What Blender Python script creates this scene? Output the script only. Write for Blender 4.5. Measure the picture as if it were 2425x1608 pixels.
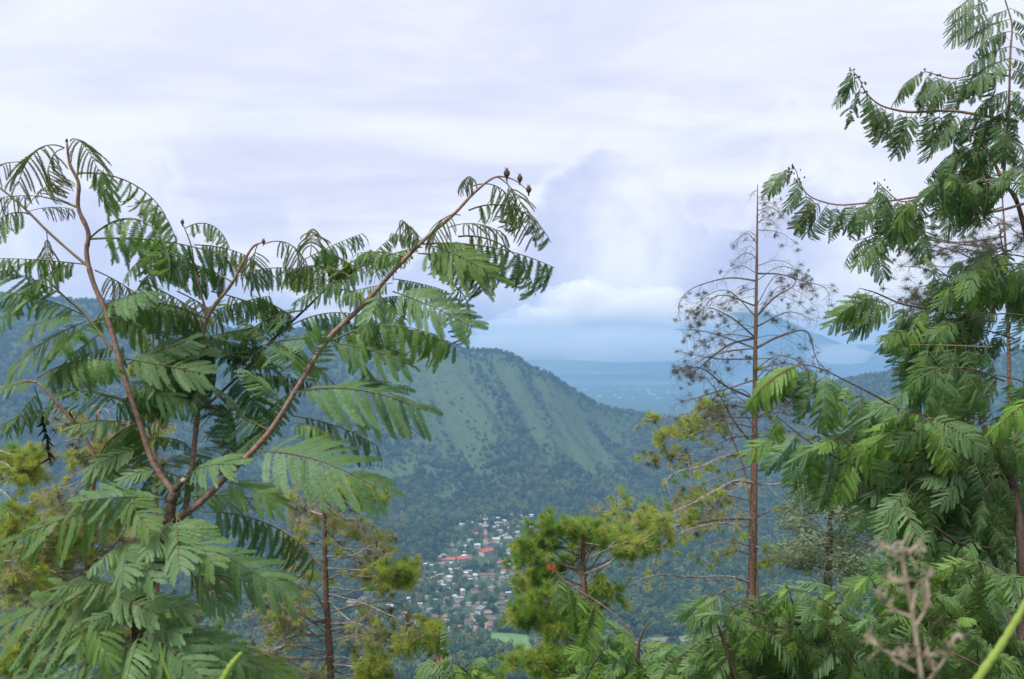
import bpy, math, random
import numpy as np
from mathutils import Vector, Matrix

random.seed(7); rng = np.random.default_rng(7)
SC = bpy.context.scene
for o in list(bpy.data.objects): bpy.data.objects.remove(o)
COL = SC.collection
W, H, F = 2425.0, 1608.0, 2020.0            # the photograph's frame, focal length in its pixels

# ------------------------------------------------------------------ camera
cam_d = bpy.data.cameras.new('camera'); cam = bpy.data.objects.new('camera', cam_d); COL.objects.link(cam)
cam.location = (0, 0, 0); cam.rotation_euler = (math.radians(90), 0, 0)
cam_d.sensor_width = 36; cam_d.lens = 36 * F / W
cam_d.clip_start = 0.05; cam_d.clip_end = 120000
cam_d.dof.use_dof = True; cam_d.dof.focus_distance = 3.6; cam_d.dof.aperture_fstop = 9.0
SC.camera = cam

# ------------------------------------------------------------------ world and sun
SUN_DIR = Vector((-0.50, -0.45, 1.0)).normalized()      # towards the sun
world = bpy.data.worlds.new('World'); SC.world = world; world.use_nodes = True
wt = world.node_tree; wt.nodes.clear()
def N(t, kind, **kw):
    n = t.nodes.new(kind)
    for k, v in kw.items(): setattr(n, k, v)
    return n
def L(t, a, b): t.links.new(a, b)
def math_n(t, op, a, b=None, clamp=False):
    n = N(t, 'ShaderNodeMath', operation=op, use_clamp=clamp)
    for i, v in enumerate((a, b)):
        if v is None: continue
        if isinstance(v, (int, float)): n.inputs[i].default_value = v
        else: L(t, v, n.inputs[i])
    return n.outputs[0]
def noise_n(t, vec, scale, detail=4, rough=.55, dist=0.0):
    n = N(t, 'ShaderNodeTexNoise'); n.inputs['Scale'].default_value = scale; n.inputs['Detail'].default_value = detail
    n.inputs['Roughness'].default_value = rough; n.inputs['Distortion'].default_value = dist
    if vec is not None: L(t, vec, n.inputs['Vector'])
    return n.outputs['Fac']
def ramp_n(t, fac, stops):
    n = N(t, 'ShaderNodeValToRGB'); cr = n.color_ramp
    while len(cr.elements) < len(stops): cr.elements.new(0.5)
    for e, (p, c) in zip(cr.elements, stops):
        e.position = p; e.color = tuple(c) + (1,) if len(c) == 3 else c
    L(t, fac, n.inputs[0]); return n.outputs[0]
def mix_n(t, fac, a, b, blend='MIX'):
    n = N(t, 'ShaderNodeMix', data_type='RGBA', blend_type=blend)
    for s, v in ((0, fac), (6, a), (7, b)):
        if isinstance(v, (int, float)): n.inputs[s].default_value = v
        elif isinstance(v, tuple): n.inputs[s].default_value = v + (1,)
        else: L(t, v, n.inputs[s])
    return n.outputs[2]
def smooth_n(t, v, lo, hi):
    n = N(t, 'ShaderNodeMapRange', interpolation_type='SMOOTHSTEP'); L(t, v, n.inputs[0])
    n.inputs[1].default_value = lo; n.inputs[2].default_value = hi; return n.outputs[0]
def build_world():
    t = wt
    sky = N(t, 'ShaderNodeTexSky', sky_type='NISHITA'); sky.sun_disc = False
    sky.sun_elevation = math.asin(SUN_DIR.z); sky.sun_rotation = math.atan2(SUN_DIR.x, SUN_DIR.y)
    sky.altitude = 900
    tc = N(t, 'ShaderNodeTexCoord'); sep = N(t, 'ShaderNodeSeparateXYZ'); L(t, tc.outputs['Generated'], sep.inputs[0])
    dx, dy, dz = sep.outputs
    den = math_n(t, 'ADD', math_n(t, 'MAXIMUM', dz, 0.0), 0.13)
    pl = N(t, 'ShaderNodeCombineXYZ')
    L(t, math_n(t, 'MULTIPLY', math_n(t, 'DIVIDE', dx, den), 0.55), pl.inputs[0]); L(t, math_n(t, 'DIVIDE', dy, den), pl.inputs[1])
    rot = N(t, 'ShaderNodeVectorRotate', rotation_type='Z_AXIS'); rot.inputs['Angle'].default_value = 0.16; L(t, pl.outputs[0], rot.inputs[0])
    n1 = noise_n(t, rot.outputs[0], 1.5, 8, .58, 0.35)
    n2 = noise_n(t, rot.outputs[0], 0.5, 3, .5, 0.2)
    s = math_n(t, 'ADD', math_n(t, 'MULTIPLY', n1, 0.6), math_n(t, 'MULTIPLY', n2, 0.4))
    strat = ramp_n(t, s, [(0.37, (.63, .655, .87)), (0.47, (.74, .765, .92)), (0.58, (.90, .925, .985))])
    # billowing cumulus low over the horizon
    nb = noise_n(t, tc.outputs['Generated'], 7.0, 7, .56, 0.15)
    nl = noise_n(t, tc.outputs['Generated'], 2.3, 2, .5)
    top = math_n(t, 'ADD', math_n(t, 'MULTIPLY', nl, 0.40), -0.10)
    for (az, hw, hh) in ((0.085, 0.045, .14), (0.15, .045, .09), (.30, .10, .04), (-.35, .12, .03)):
        q = math_n(t, 'DIVIDE', math_n(t, 'SUBTRACT', dx, az), hw); q = math_n(t, 'MULTIPLY', q, q)
        top = math_n(t, 'ADD', top, math_n(t, 'MULTIPLY', math_n(t, 'DIVIDE', 1.0, math_n(t, 'ADD', 1.0, q)), hh))
    top = math_n(t, 'ADD', top, math_n(t, 'MULTIPLY', math_n(t, 'SUBTRACT', nb, .5), 0.34))
    edge = math_n(t, 'SUBTRACT', top, dz)
    cmask = smooth_n(t, edge, -0.012, 0.055)
    nb2 = noise_n(t, tc.outputs['Generated'], 5.5, 6, .55, 0.3)
    cum = ramp_n(t, nb2, [(0.38, (.53, .585, .84)), (0.5, (.66, .70, .90)), (0.62, (.90, .92, .99))])
    cm = math_n(t, 'MULTIPLY', cmask, 0.95)
    clouds = mix_n(t, cm, strat, cum)
    rim = math_n(t, 'MULTIPLY', smooth_n(t, edge, -0.035, 0.0), math_n(t, 'SUBTRACT', 1.0, smooth_n(t, edge, 0.0, 0.02)))
    clouds = mix_n(t, math_n(t, 'MULTIPLY', rim, 0.4), clouds, (.93, .94, 1.0))
    bright = mix_n(t, 1.0, clouds, (3.1, 3.1, 3.1), 'MULTIPLY')
    gap = smooth_n(t, s, 0.30, 0.42); cover = math_n(t, 'ADD', math_n(t, 'MULTIPLY', gap, 0.12), 0.86)
    out = mix_n(t, cover, sky.outputs[0], bright)
    bg = N(t, 'ShaderNodeBackground'); bg.inputs[1].default_value = 0.1; L(t, out, bg.inputs[0])
    wo = N(t, 'ShaderNodeOutputWorld'); L(t, bg.outputs[0], wo.inputs[0])
build_world()
sd = bpy.data.lights.new('sun', 'SUN'); so = bpy.data.objects.new('sun', sd); COL.objects.link(so)
sd.energy = 1.5; sd.angle = math.radians(24); sd.color = (1.0, .965, .91)
so.rotation_euler = SUN_DIR.to_track_quat('Z', 'Y').to_euler(); so.location = (-30, -20, 60)
vs = SC.view_settings; vs.view_transform = 'Standard'; vs.look = 'None'; vs.exposure = 1.8; vs.gamma = 1.0
SC.render.engine = 'CYCLES'
cy = SC.cycles
cy.max_bounces = 6; cy.diffuse_bounces = 4; cy.glossy_bounces = 1; cy.transmission_bounces = 2; cy.volume_bounces = 3
cy.use_denoising = True; cy.sample_clamp_indirect = 6

# ------------------------------------------------------------------ helpers
def px(x, y, d): return np.array(((x - W/2) / F * d, d, -(y - H/2) / F * d))
def tag(o, label=None, cat=None, group=None, kind=None):
    if label: o['label'] = label
    if cat: o['category'] = cat
    if group: o['group'] = group
    if kind: o['kind'] = kind
    return o
def empty(name, loc, label, cat, group=None):
    o = bpy.data.objects.new(name, None); COL.objects.link(o); o.location = loc; o.empty_display_size = .2
    return tag(o, label, cat, group)
def link(name, me, parent=None, loc=(0, 0, 0)):
    o = bpy.data.objects.new(name, me); COL.objects.link(o)
    if parent is not None: o.parent = parent
    o.location = loc; return o
class MB:
    def __init__(s): s.v = []; s.f = []; s.m = []; s.n = 0
    def add(s, V, Fc, mi=0):
        V = np.asarray(V, float); s.v.append(V); n = s.n
        s.f += [tuple(i + n for i in f) for f in Fc]; s.m += [mi] * len(Fc); s.n += len(V)
    def tube(s, P, R, k=5, mi=0, cap=True):
        P = np.asarray(P, float); m = len(P)
        if np.isscalar(R): R = [R] * m
        T = np.gradient(P, axis=0); T /= (np.linalg.norm(T, axis=1, keepdims=True) + 1e-12)
        ref = np.array((.31, .87, .38)); A = np.cross(T, ref); A /= (np.linalg.norm(A, axis=1, keepdims=True) + 1e-9)
        B = np.cross(T, A); a = np.arange(k) * 2*math.pi/k
        V = (P[:, None, :] + np.asarray(R)[:, None, None] * (np.cos(a)[None, :, None]*A[:, None, :] + np.sin(a)[None, :, None]*B[:, None, :])).reshape(-1, 3)
        fs = [(i*k+j, i*k+(j+1) % k, (i+1)*k+(j+1) % k, (i+1)*k+j) for i in range(m-1) for j in range(k)]
        if cap: fs.append(tuple((m-1)*k+j for j in range(k)))
        s.add(V, fs, mi)
    def box(s, c, d, mi=0, rz=0):
        c = np.asarray(c); x, y, z = np.asarray(d)/2
        V = np.array([(a*x, b*y, e*z) for e in (-1, 1) for b in (-1, 1) for a in (-1, 1)])
        if rz: V = V @ np.array(((math.cos(rz), math.sin(rz), 0), (-math.sin(rz), math.cos(rz), 0), (0, 0, 1)))
        s.add(V + c, [(0, 2, 3, 1), (4, 5, 7, 6), (0, 1, 5, 4), (2, 6, 7, 3), (0, 4, 6, 2), (1, 3, 7, 5)], mi)
    def mesh(s, name, mats, off=None, smooth=False):
        V = np.concatenate(s.v) if s.v else np.zeros((0, 3))
        if off is not None: V = V - np.asarray(off)
        me = bpy.data.meshes.new(name); me.from_pydata(V.tolist(), [], s.f)
        for m in (mats if isinstance(mats, (list, tuple)) else [mats]): me.materials.append(m)
        if any(s.m): me.polygons.foreach_set('material_index', s.m)
        if smooth: me.polygons.foreach_set('use_smooth', [True]*len(me.polygons))
        me.update(); return me
def catmull(P, sub=6):
    P = np.asarray(P, float)
    if len(P) < 3: return np.array([P[0] + (P[-1]-P[0])*t for t in np.linspace(0, 1, sub+1)])
    h = np.linalg.norm(np.diff(P, axis=0), axis=1)+1e-9; sl = np.diff(P, axis=0)/h[:, None]
    T = np.vstack((sl[:1], (sl[:-1]*h[1:, None]+sl[1:]*h[:-1, None])/(h[1:]+h[:-1])[:, None], sl[-1:])); out = []
    for i in range(len(P)-1):
        for t in np.arange(sub)/sub:
            t2, t3 = t*t, t**3
            out.append((2*t3-3*t2+1)*P[i]+(t3-2*t2+t)*h[i]*T[i]+(3*t2-2*t3)*P[i+1]+(t3-t2)*h[i]*T[i+1])
    out.append(P[-1]); return np.array(out)
def hsh(ix, iy, seed):
    h = (ix.astype(np.int64)*374761393 + iy.astype(np.int64)*668265263 + seed*1442695041) & 0x7fffffff
    h = ((h ^ (h >> 13))*1274126177) & 0x7fffffff
    return ((h ^ (h >> 16)) & 0xffff)/65535.0
def vnoise(x, y, seed=0):
    x = np.asarray(x, float); y = np.asarray(y, float); ix = np.floor(x); iy = np.floor(y); fx = x-ix; fy = y-iy
    fx = fx*fx*(3-2*fx); fy = fy*fy*(3-2*fy)
    a = hsh(ix, iy, seed); b = hsh(ix+1, iy, seed); c = hsh(ix, iy+1, seed); d = hsh(ix+1, iy+1, seed)
    return (a*(1-fx)+b*fx)*(1-fy)+(c*(1-fx)+d*fx)*fy
def fbm(x, y, seed=0, o=4):
    r = 0; a = .5
    for i in range(o): r = r + a*(vnoise(x, y, seed+i)-.5); x = x*2.03; y = y*2.03; a *= .5
    return r
def sstep(a, b, x): t = np.clip((x-a)/(b-a), 0, 1); return t*t*(3-2*t)

# ------------------------------------------------------------------ materials
def mat(name):
    m = bpy.data.materials.new(name); m.use_nodes = True; m.node_tree.nodes.clear(); return m, m.node_tree
def out_n(t, sh): o = N(t, 'ShaderNodeOutputMaterial'); L(t, sh, o.inputs[0])
def scaled_noise(t, scale, detail=4, coord='Object'):
    tc = N(t, 'ShaderNodeTexCoord'); return noise_n(t, tc.outputs[coord], scale, detail)
def leaf_mat(name, c1, c2, trans, tfac=.35, rough=.5, spec=.35):
    m, t = mat(name)
    oi = N(t, 'ShaderNodeObjectInfo')
    nz = scaled_noise(t, 30.0, 3)
    f = math_n(t, 'ADD', math_n(t, 'MULTIPLY', oi.outputs['Random'], .65), math_n(t, 'MULTIPLY', nz, .4), True)
    col = mix_n(t, f, c1, c2)
    p = N(t, 'ShaderNodeBsdfPrincipled'); L(t, col, p.inputs['Base Color'])
    p.inputs['Roughness'].default_value = rough; p.inputs['Specular IOR Level'].default_value = spec
    tr = N(t, 'ShaderNodeBsdfTranslucent'); L(t, mix_n(t, .5, col, trans), tr.inputs[0])
    mx = N(t, 'ShaderNodeMixShader'); mx.inputs[0].default_value = tfac
    L(t, p.outputs[0], mx.inputs[1]); L(t, tr.outputs[0], mx.inputs[2]); out_n(t, mx.outputs[0]); return m
def solid_mat(name, c1, c2, scale=8.0, rough=.8, bump=0.0, spec=.3):
    m, t = mat(name)
    nz = scaled_noise(t, scale, 6)
    col = ramp_n(t, nz, [(.35, c1), (.65, c2)])
    p = N(t, 'ShaderNodeBsdfPrincipled'); L(t, col, p.inputs['Base Color']); p.inputs['Roughness'].default_value = rough
    p.inputs['Specular IOR Level'].default_value = spec
    if bump:
        b = N(t, 'ShaderNodeBump'); b.inputs['Strength'].default_value = bump; L(t, nz, b.inputs['Height']); L(t, b.outputs[0], p.inputs['Normal'])
    out_n(t, p.outputs[0]); return m
M = {}
M['leaf'] = leaf_mat('leaf_mature', (.085, .18, .066), (.150, .265, .098), (.20, .40, .05), .36)
M['leaf_b'] = leaf_mat('leaf_backlit_dark_green', (.050, .122, .042), (.090, .178, .056), (.14, .33, .03), .38)  # dark green, lowered further to put the right treetop's backlit shade into the colour
M['leaf_y'] = leaf_mat('leaf_fresh_green', (.12, .26, .045), (.20, .34, .06), (.28, .46, .04), .42)
M['leaf_v'] = leaf_mat('leaf_unfolding', (.075, .10, .035), (.12, .15, .05), (.18, .22, .04), .35)
M['leaf_g'] = leaf_mat('leaf_mid_green', (.085, .175, .045), (.14, .25, .055), (.22, .40, .03), .42)  # moderate green tone, also mixed in for leaf variety
M['rachis'] = solid_mat('leaf_stalk', (.09, .085, .045), (.14, .12, .06), 30)
M['stem'] = solid_mat('young_reddish_bark', (.165, .092, .068), (.30, .195, .155), 95, .7, .5)
M['stemdark'] = solid_mat('dark_bark', (.045, .03, .022), (.125, .09, .065), 90, .8, .5)
M['stemyoung'] = solid_mat('green_brown_shoot', (.16, .13, .07), (.24, .19, .11), 30)
M['bark'] = solid_mat('pine_bark', (.07, .036, .026), (.235, .145, .105), 34, .9, .7)
M['twig'] = solid_mat('grey_twig_bark', (.12, .10, .085), (.33, .30, .265), 10, .9)
M['twigdark'] = solid_mat('dark_twig_bark', (.085, .07, .066), (.19, .16, .15), 10, .9)
M['needle_g'] = leaf_mat('needles_green', (.12, .23, .04), (.20, .33, .06), (.30, .48, .06), .5)
M['needle_y'] = leaf_mat('needles_yellow_green', (.26, .32, .055), (.38, .43, .08), (.5, .55, .08), .5)
M['needle_b'] = leaf_mat('needles_withered', (.28, .275, .11), (.41, .40, .17), (.48, .46, .16), .48)
M['needle_d'] = leaf_mat('needles_dull_grey_green', (.06, .075, .05), (.10, .10, .06), (.10, .12, .04), .3)
M['dead'] = solid_mat('dry_stalk', (.27, .205, .155), (.38, .30, .235), 20, .9)
M['lime'] = leaf_mat('grass_lime', (.24, .35, .06), (.32, .42, .09), (.35, .48, .07), .35)
M['black'] = solid_mat('blackened_leaf', (.010, .009, .008), (.025, .02, .018), 30, .9)
M['red'] = leaf_mat('red_flower', (.42, .07, .035), (.55, .16, .06), (.6, .2, .1), .35)
M['bud'] = solid_mat('bud', (.05, .035, .03), (.10, .07, .05), 60)
M['cut'] = solid_mat('cut_wood', (.32, .23, .16), (.44, .34, .26), 60)

# ------------------------------------------------------------------ terrain
CR = np.array([(-3200, 700, 1750), (-1200, 700, 1800), (-400, 698, 1850), (0, 697, 1900), (240, 712, 1950), (420, 752, 2000), (560, 782, 2050),
               (660, 783, 2080), (850, 768, 2080), (960, 778, 2060), (1060, 812, 2040), (1110, 828, 2040), (1180, 831, 2040), (1225, 846, 2040),
               (1250, 866, 2040), (1300, 884, 2045), (1340, 915, 2060), (1385, 943, 2080), (1430, 966, 2120), (1500, 978, 2180), (1560, 988, 2240),
               (1610, 992, 2260), (1660, 985, 2260), (1720, 962, 2250), (1850, 930, 2230), (2050, 890, 2180), (2300, 850, 2100), (2700, 790, 2000), (3600, 740, 1900), (5600, 730, 1750)], float)
PLAIN = -400.0
def hill_coords(x, y):
    yy = np.maximum(y, 20.0); u = np.clip(W/2 + F*x/yy, -3100, 5500)
    D = np.interp(u, CR[:, 0], CR[:, 2]); cyp = np.interp(u, CR[:, 0], CR[:, 1])
    Zc = -(cyp - H/2 + 6)/F*D
    wob = fbm(u/160, u*0+3.3, 11, 4)*26
    D = D + wob*2.0
    B = D - 520 - 120*sstep(900, 300, u) - 60*sstep(1300, 1600, u)
    s = np.clip((y-B)/(D-B), 0, 1)
    return u, D, B, Zc, s
def height(x, y):
    x = np.asarray(x, float); y = np.asarray(y, float)
    u, D, B, Zc, s = hill_coords(x, y)
    fg = -1.65 - .36*np.clip(y, 0, 30) - .475*np.maximum(y-30, 0) + .12*np.clip(-y, 0, 60)
    fg = fg + fbm(x/9, y/9, 5, 3)*np.clip(np.hypot(x, y)/12, 0, 1)*1.4
    floor = -322 + 16*sstep(900, 1550, y) + fbm(x/140, y/140, 21, 4)*10
    v = u - 260*(1-s)
    gul = np.abs(fbm(v/150, s*0.7, 31, 3))*2.2
    rise = s**1.22
    hill = floor + (Zc-floor)*rise + (gul-.42)*95*np.sin(np.pi*np.clip(s, 0, 1))**.8 + fbm(x/70, y/70, 41, 4)*16*np.sin(np.pi*s)
    t = sstep(0, 1, (y-D)/1500)
    back = Zc + (PLAIN-Zc)*t + fbm(x/180, y/180, 51, 3)*26*np.sin(np.pi*np.clip((y-D)/1500, 0, 1))
    z = np.where(y < D, hill, back)
    k = 14.0; m = np.maximum(fg, z)                      # soft union of the near slope and the valley
    z = m + k*np.log1p(np.exp(-np.abs(fg-z)/k))*np.clip((y-300)/300, 0, 1)
    return z
def hz(x, y): return float(height(np.array([x]), np.array([y]))[0])
def ground_at(pxx, pyy, r0=700, r1=2600):
    rr = np.linspace(r0, r1, 1500); xx = (pxx-W/2)/F*rr; zz = height(xx, rr); ray = -(pyy-H/2)/F*rr
    i = int(np.argmax(zz >= ray)); i = i if (zz >= ray).any() else len(rr)-1
    return np.array((xx[i], rr[i], zz[i]))
def grass_mask(x, y):
    u, D, B, Zc, s = hill_coords(x, y)
    v = u - 260*(1-s)
    g = sstep(-.15, .02, fbm(v/62+9.1, s*1.1, 61, 4)) * sstep(.18, .62, s + fbm(x/80, y/80, 71, 3)*.55) * sstep(.995, .93, s)
    g = g*sstep(820, 960, u)*sstep(1560, 1420, u)
    meadow = sstep(.10, .2, fbm(x/130, y/130, 81, 3))*sstep(0.02, .12, s)*sstep(.45, .25, s)*.8
    return np.clip(np.maximum(g, meadow), 0, 1)
def build_ground():
    na, nr = 420, 330
    th = np.concatenate((np.linspace(-78, -38, 40, endpoint=False), np.linspace(-38, 38, na-80), np.linspace(38, 78, 41)[1:]))
    th = np.radians(th); na = len(th)
    rr = np.concatenate((np.geomspace(8, 700, 90, endpoint=False), np.linspace(700, 2500, 200, endpoint=False), np.geomspace(2500, 7800, 42)))
    R, T = np.meshgrid(rr, th, indexing='ij'); x = R*np.sin(T); y = R*np.cos(T) - 60
    x = np.clip(x, -6600, 6600); y = np.minimum(y, 7586)
    z = height(x, y); g = grass_mask(x, y)*(y > 900)
    V = np.stack((x, y, z), -1).reshape(-1, 3)
    n = len(rr); i = np.arange(n-1)[:, None]*na + np.arange(na-1)[None, :]
    Fc = np.stack((i, i+na, i+na+1, i+1), -1).reshape(-1, 4)
    me = bpy.data.meshes.new('ground'); me.from_pydata(V.tolist(), [], Fc.tolist())
    at = me.attributes.new('grass', 'FLOAT', 'POINT'); at.data.foreach_set('value', g.reshape(-1).astype(np.float32))
    me.polygons.foreach_set('use_smooth', [True]*len(me.polygons))
    m, t = mat('hillside_soil_and_grass')
    tc = N(t, 'ShaderNodeTexCoord'); a = N(t, 'ShaderNodeAttribute'); a.attribute_name = 'grass'
    n1 = noise_n(t, tc.outputs['Object'], .06, 9, .72); n2 = noise_n(t, tc.outputs['Object'], .25, 6, .6)
    soil = ramp_n(t, n2, [(.3, (.03, .055, .025)), (.55, (.055, .09, .035)), (.75, (.10, .11, .055))])
    grass = ramp_n(t, n1, [(.3, (.032, .070, .025)), (.5, (.058, .092, .034)), (.7, (.088, .104, .042))])
    col = mix_n(t, a.outputs['Fac'], soil, grass)
    p = N(t, 'ShaderNodeBsdfPrincipled'); L(t, col, p.inputs['Base Color']); p.inputs['Roughness'].default_value = .95; p.inputs['Specular IOR Level'].default_value = .1
    out_n(t, p.outputs[0]); me.materials.append(m)
    tag(link('ground', me), kind='structure')
    # the plain beyond, outside the air of the valley
    b = MB(); xs = np.linspace(-40000, 40000, 41); ys = np.geomspace(7593, 70000, 24)
    X, Y = np.meshgrid(xs, ys, indexing='ij'); Vv = np.stack((X, Y, X*0+PLAIN-.5), -1).reshape(-1, 3)
    i = np.arange(40)[:, None]*24+np.arange(23)[None, :]
    b.add(Vv, np.stack((i, i+24, i+25, i+1), -1).reshape(-1, 4).tolist())
    tag(link('far_plain', b.mesh('far_plain', solid_mat('plain_fields', (.05, .09, .04), (.14, .18, .09), .002))), kind='structure')
build_ground()

def build_mountain():
    na, nr = 90, 40; c = px(1778, 804, 11500); b = MB(); V = []
    top = (804-722)/F*11500
    for i in range(nr):
        q = i/(nr-1)
        for j in range(na):
            a = 2*math.pi*j/na; r = 40 + 2250*q
            hh = PLAIN-10 + (top-PLAIN+10)*(1-q)**1.3
            w = float(np.abs(fbm(np.array([a*4.0]), np.array([q*2]), 91, 3)[0]))*420*math.sin(math.pi*min(1, q*1.1))**1
            V.append((c[0]+r*math.cos(a), c[1]+r*math.sin(a), hh - w*.6))
    Fc = [(i*na+j, i*na+(j+1) % na, (i+1)*na+(j+1) % na, (i+1)*na+j) for i in range(nr-1) for j in range(na)]
    Fc.append(tuple(range(na-1, -1, -1)))
    b.add(V, Fc); tag(link('mountain', b.mesh('mountain', solid_mat('far_mountain_forest', (.035, .06, .04), (.07, .10, .06), .004), smooth=True)), kind='structure')
build_mountain()

# ------------------------------------------------------------------ forest
def clump_tree(seed, conifer=False):
    r = np.random.default_rng(seed); b = MB(); fs = []; V = []
    nq = 260
    for k in range(nq):
        if conifer:
            t = r.random()**.8; a = r.random()*6.283; rad = .30*(1-t)**.8*(.6+.4*r.random()); c = np.array((rad*math.cos(a), rad*math.sin(a), .2+.85*t))
        else:
            lobe = k % 6; lr = np.random.default_rng(seed*31+lobe); lc = np.array((lr.normal(0, .20), lr.normal(0, .20), .58+lr.normal(0, .14)))
            d = r.normal(size=3); d /= np.linalg.norm(d); c = lc + d*np.array((.26, .26, .22))*(.75+.3*r.random())
        nrm = c - np.array((0, 0, .5)); nrm /= (np.linalg.norm(nrm)+1e-6); nrm = nrm + r.normal(size=3)*.55; nrm /= np.linalg.norm(nrm)
        a = np.cross(nrm, r.normal(size=3)); a /= np.linalg.norm(a); c2 = np.cross(nrm, a); s = .085*(.7+.7*r.random())
        V += [c+a*s, c+c2*s*.8, c-a*s, c-c2*s*.8]; fs.append((4*k, 4*k+1, 4*k+2, 4*k+3))
    b.add(V, fs); b.tube([(0, 0, -.1), (0, 0, .5)], [.025, .02], 4, 1)
    return b
def forest_mat():
    m, t = mat('forest_leaves')
    oi = N(t, 'ShaderNodeObjectInfo'); nz = noise_n(t, oi.outputs['Location'], .012, 4, .6)
    f = math_n(t, 'ADD', math_n(t, 'MULTIPLY', oi.outputs['Random'], .75), math_n(t, 'MULTIPLY', math_n(t, 'SUBTRACT', nz, .36), 1.5), True)
    col = ramp_n(t, f, [(.1, (.022, .055, .028)), (.4, (.056, .112, .038)), (.7, (.108, .165, .055)), (.95, (.19, .215, .075))])
    p = N(t, 'ShaderNodeBsdfPrincipled'); L(t, col, p.inputs['Base Color']); p.inputs['Roughness'].default_value = .7; p.inputs['Specular IOR Level'].default_value = .2
    tr = N(t, 'ShaderNodeBsdfTranslucent'); L(t, col, tr.inputs[0]); mx = N(t, 'ShaderNodeMixShader'); mx.inputs[0].default_value = .4
    L(t, p.outputs[0], mx.inputs[1]); L(t, tr.outputs[0], mx.inputs[2]); out_n(t, mx.outputs[0]); return m
M['forest'] = forest_mat()
TREES = [clump_tree(i, i == 4).mesh('forest_tree', [M['forest'], M['stemdark']]) for i in range(5)]

# the village: (x, y in the photo, width in photo pixels, roof colour)
VZ = [(1610,180,80,'r'),(1980,185,80,'r'),(1860,185,60,'w'),(1500,170,70,'t'),(1545,190,45,'w'),(1690,195,70,'w'),(1480,265,60,'w'),(870,315,80,'w'),(1030,290,40,'w'),
 (1125,320,50,'w'),(1330,360,60,'w'),(1400,345,50,'w'),(1075,380,40,'w'),(1410,410,90,'g'),(1860,370,90,'w'),(2090,345,60,'w'),(1390,300,110,'g'),(1470,325,90,'b'),
 (1560,300,80,'g'),(1540,370,70,'g'),(1620,260,70,'b'),(1730,270,70,'b'),(1070,450,100,'o'),(985,545,80,'t'),(835,575,80,'b'),(1085,640,90,'w'),(1310,615,110,'o'),
 (1360,555,110,'w'),(1530,515,130,'g'),(1660,495,80,'g'),(1590,620,100,'p'),(1450,605,50,'w'),(620,770,120,'g'),(540,790,50,'w'),(905,770,90,'w'),(900,725,40,'w'),
 (980,800,90,'b'),(570,890,110,'o'),(715,880,60,'w'),(360,885,80,'w'),(290,920,70,'g'),(425,908,40,'w'),(190,960,50,'w'),(800,960,80,'w'),(710,962,35,'w'),
 (660,1070,110,'b'),(690,1100,90,'w'),(940,1070,120,'p'),(1060,1050,90,'w'),(990,1105,60,'w'),(1080,1095,60,'p'),(1290,1040,110,'b'),(1310,1080,80,'b'),(1470,985,80,'r'),
 (1430,890,130,'o'),(1520,890,70,'w'),(1545,945,90,'p'),(1450,1015,60,'w'),(1670,835,120,'w'),(1490,825,60,'w'),(1640,775,40,'w'),(1620,930,50,'w'),(1695,920,40,'w'),
 (1535,1060,60,'g'),(1250,870,70,'w'),(560,1250,110,'w'),(420,1145,40,'w'),(880,1290,100,'w'),(770,1355,90,'w'),(830,1400,120,'g'),(650,1410,120,'b'),(270,1465,60,'w'),
 (110,1385,70,'w'),(150,1440,40,'w'),(360,1355,50,'g'),(970,1455,80,'g'),(1210,1455,70,'w'),(1430,1475,150,'b'),(1540,1430,100,'g'),(1080,1500,140,'b'),(1120,1560,150,'g'),
 (450,1530,90,'g'),(1290,1230,120,'p'),(1790,300,60,'w'),(1900,440,60,'g'),(1780,560,70,'g'),(1700,640,80,'b'),(1800,720,70,'g'),(2000,260,60,'b'),(2080,250,50,'w'),
 (730,600,60,'b'),(780,680,60,'b'),(880,1170,50,'b'),(1390,1150,50,'b'),(470,1010,60,'g'),(350,1010,60,'g'),(1150,1230,40,'w'),(760,1180,60,'g')]
HS = [(950+a/6.03, 1190+b/6.03, w/6.03, c) for a, b, w, c in VZ]
HS += [(1028,1462,24,'b'),(1017,1445,16,'g'),(1163,1466,30,'b'),(1128,1440,26,'b'),(924,1442,20,'w'),(1037,1472,20,'b'),(835,1432,26,'p'),(812,1440,22,'b'),(858,1420,24,'p'),
       (880,1436,18,'w'),(845,1452,18,'g'),(905,1425,20,'b'),(868,1405,18,'b'),(800,1418,20,'p'),(935,1430,18,'b'),(1300,1260,12,'w'),(1330,1252,12,'b'),(1345,1240,12,'w'),
       (1370,1248,14,'w'),(1275,1300,16,'b'),(1260,1230,12,'b'),(1070,1490,18,'g'),(1110,1478,20,'b'),(985,1480,18,'g'),(945,1465,18,'b'),(1195,1452,22,'b'),(1230,1440,20,'g')]
_q = random.Random(17)
for _k in range(330):
    _y = _q.uniform(1218, 1500); _x = _q.gauss(1262-(_y-1218)*.66, 82)
    if not (940 < _x < 1420): continue
    if any(abs(_x-h[0]) < (h[2]*.5+7) and abs(_y-h[1]) < 8 for h in HS) or (985 < _x < 1175 and 1295 < _y < 1345): continue
    HS.append((_x, _y, _q.uniform(9, 18)*(.85 if _y < 1300 else 1.15), _q.choice('bbppppoogww')))
HP = [ground_at(a, b+2) for a, b, _, _ in HS]
SCHOOL = ground_at(950+1205/6.03, 1190+760/6.03); LONG = ground_at(950+730/6.03, 1190+850/6.03); TOWER = ground_at(950+1205/6.03, 1190+655/6.03); MOSQUE = ground_at(950+1090/6.03, 1190+655/6.03)
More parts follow.
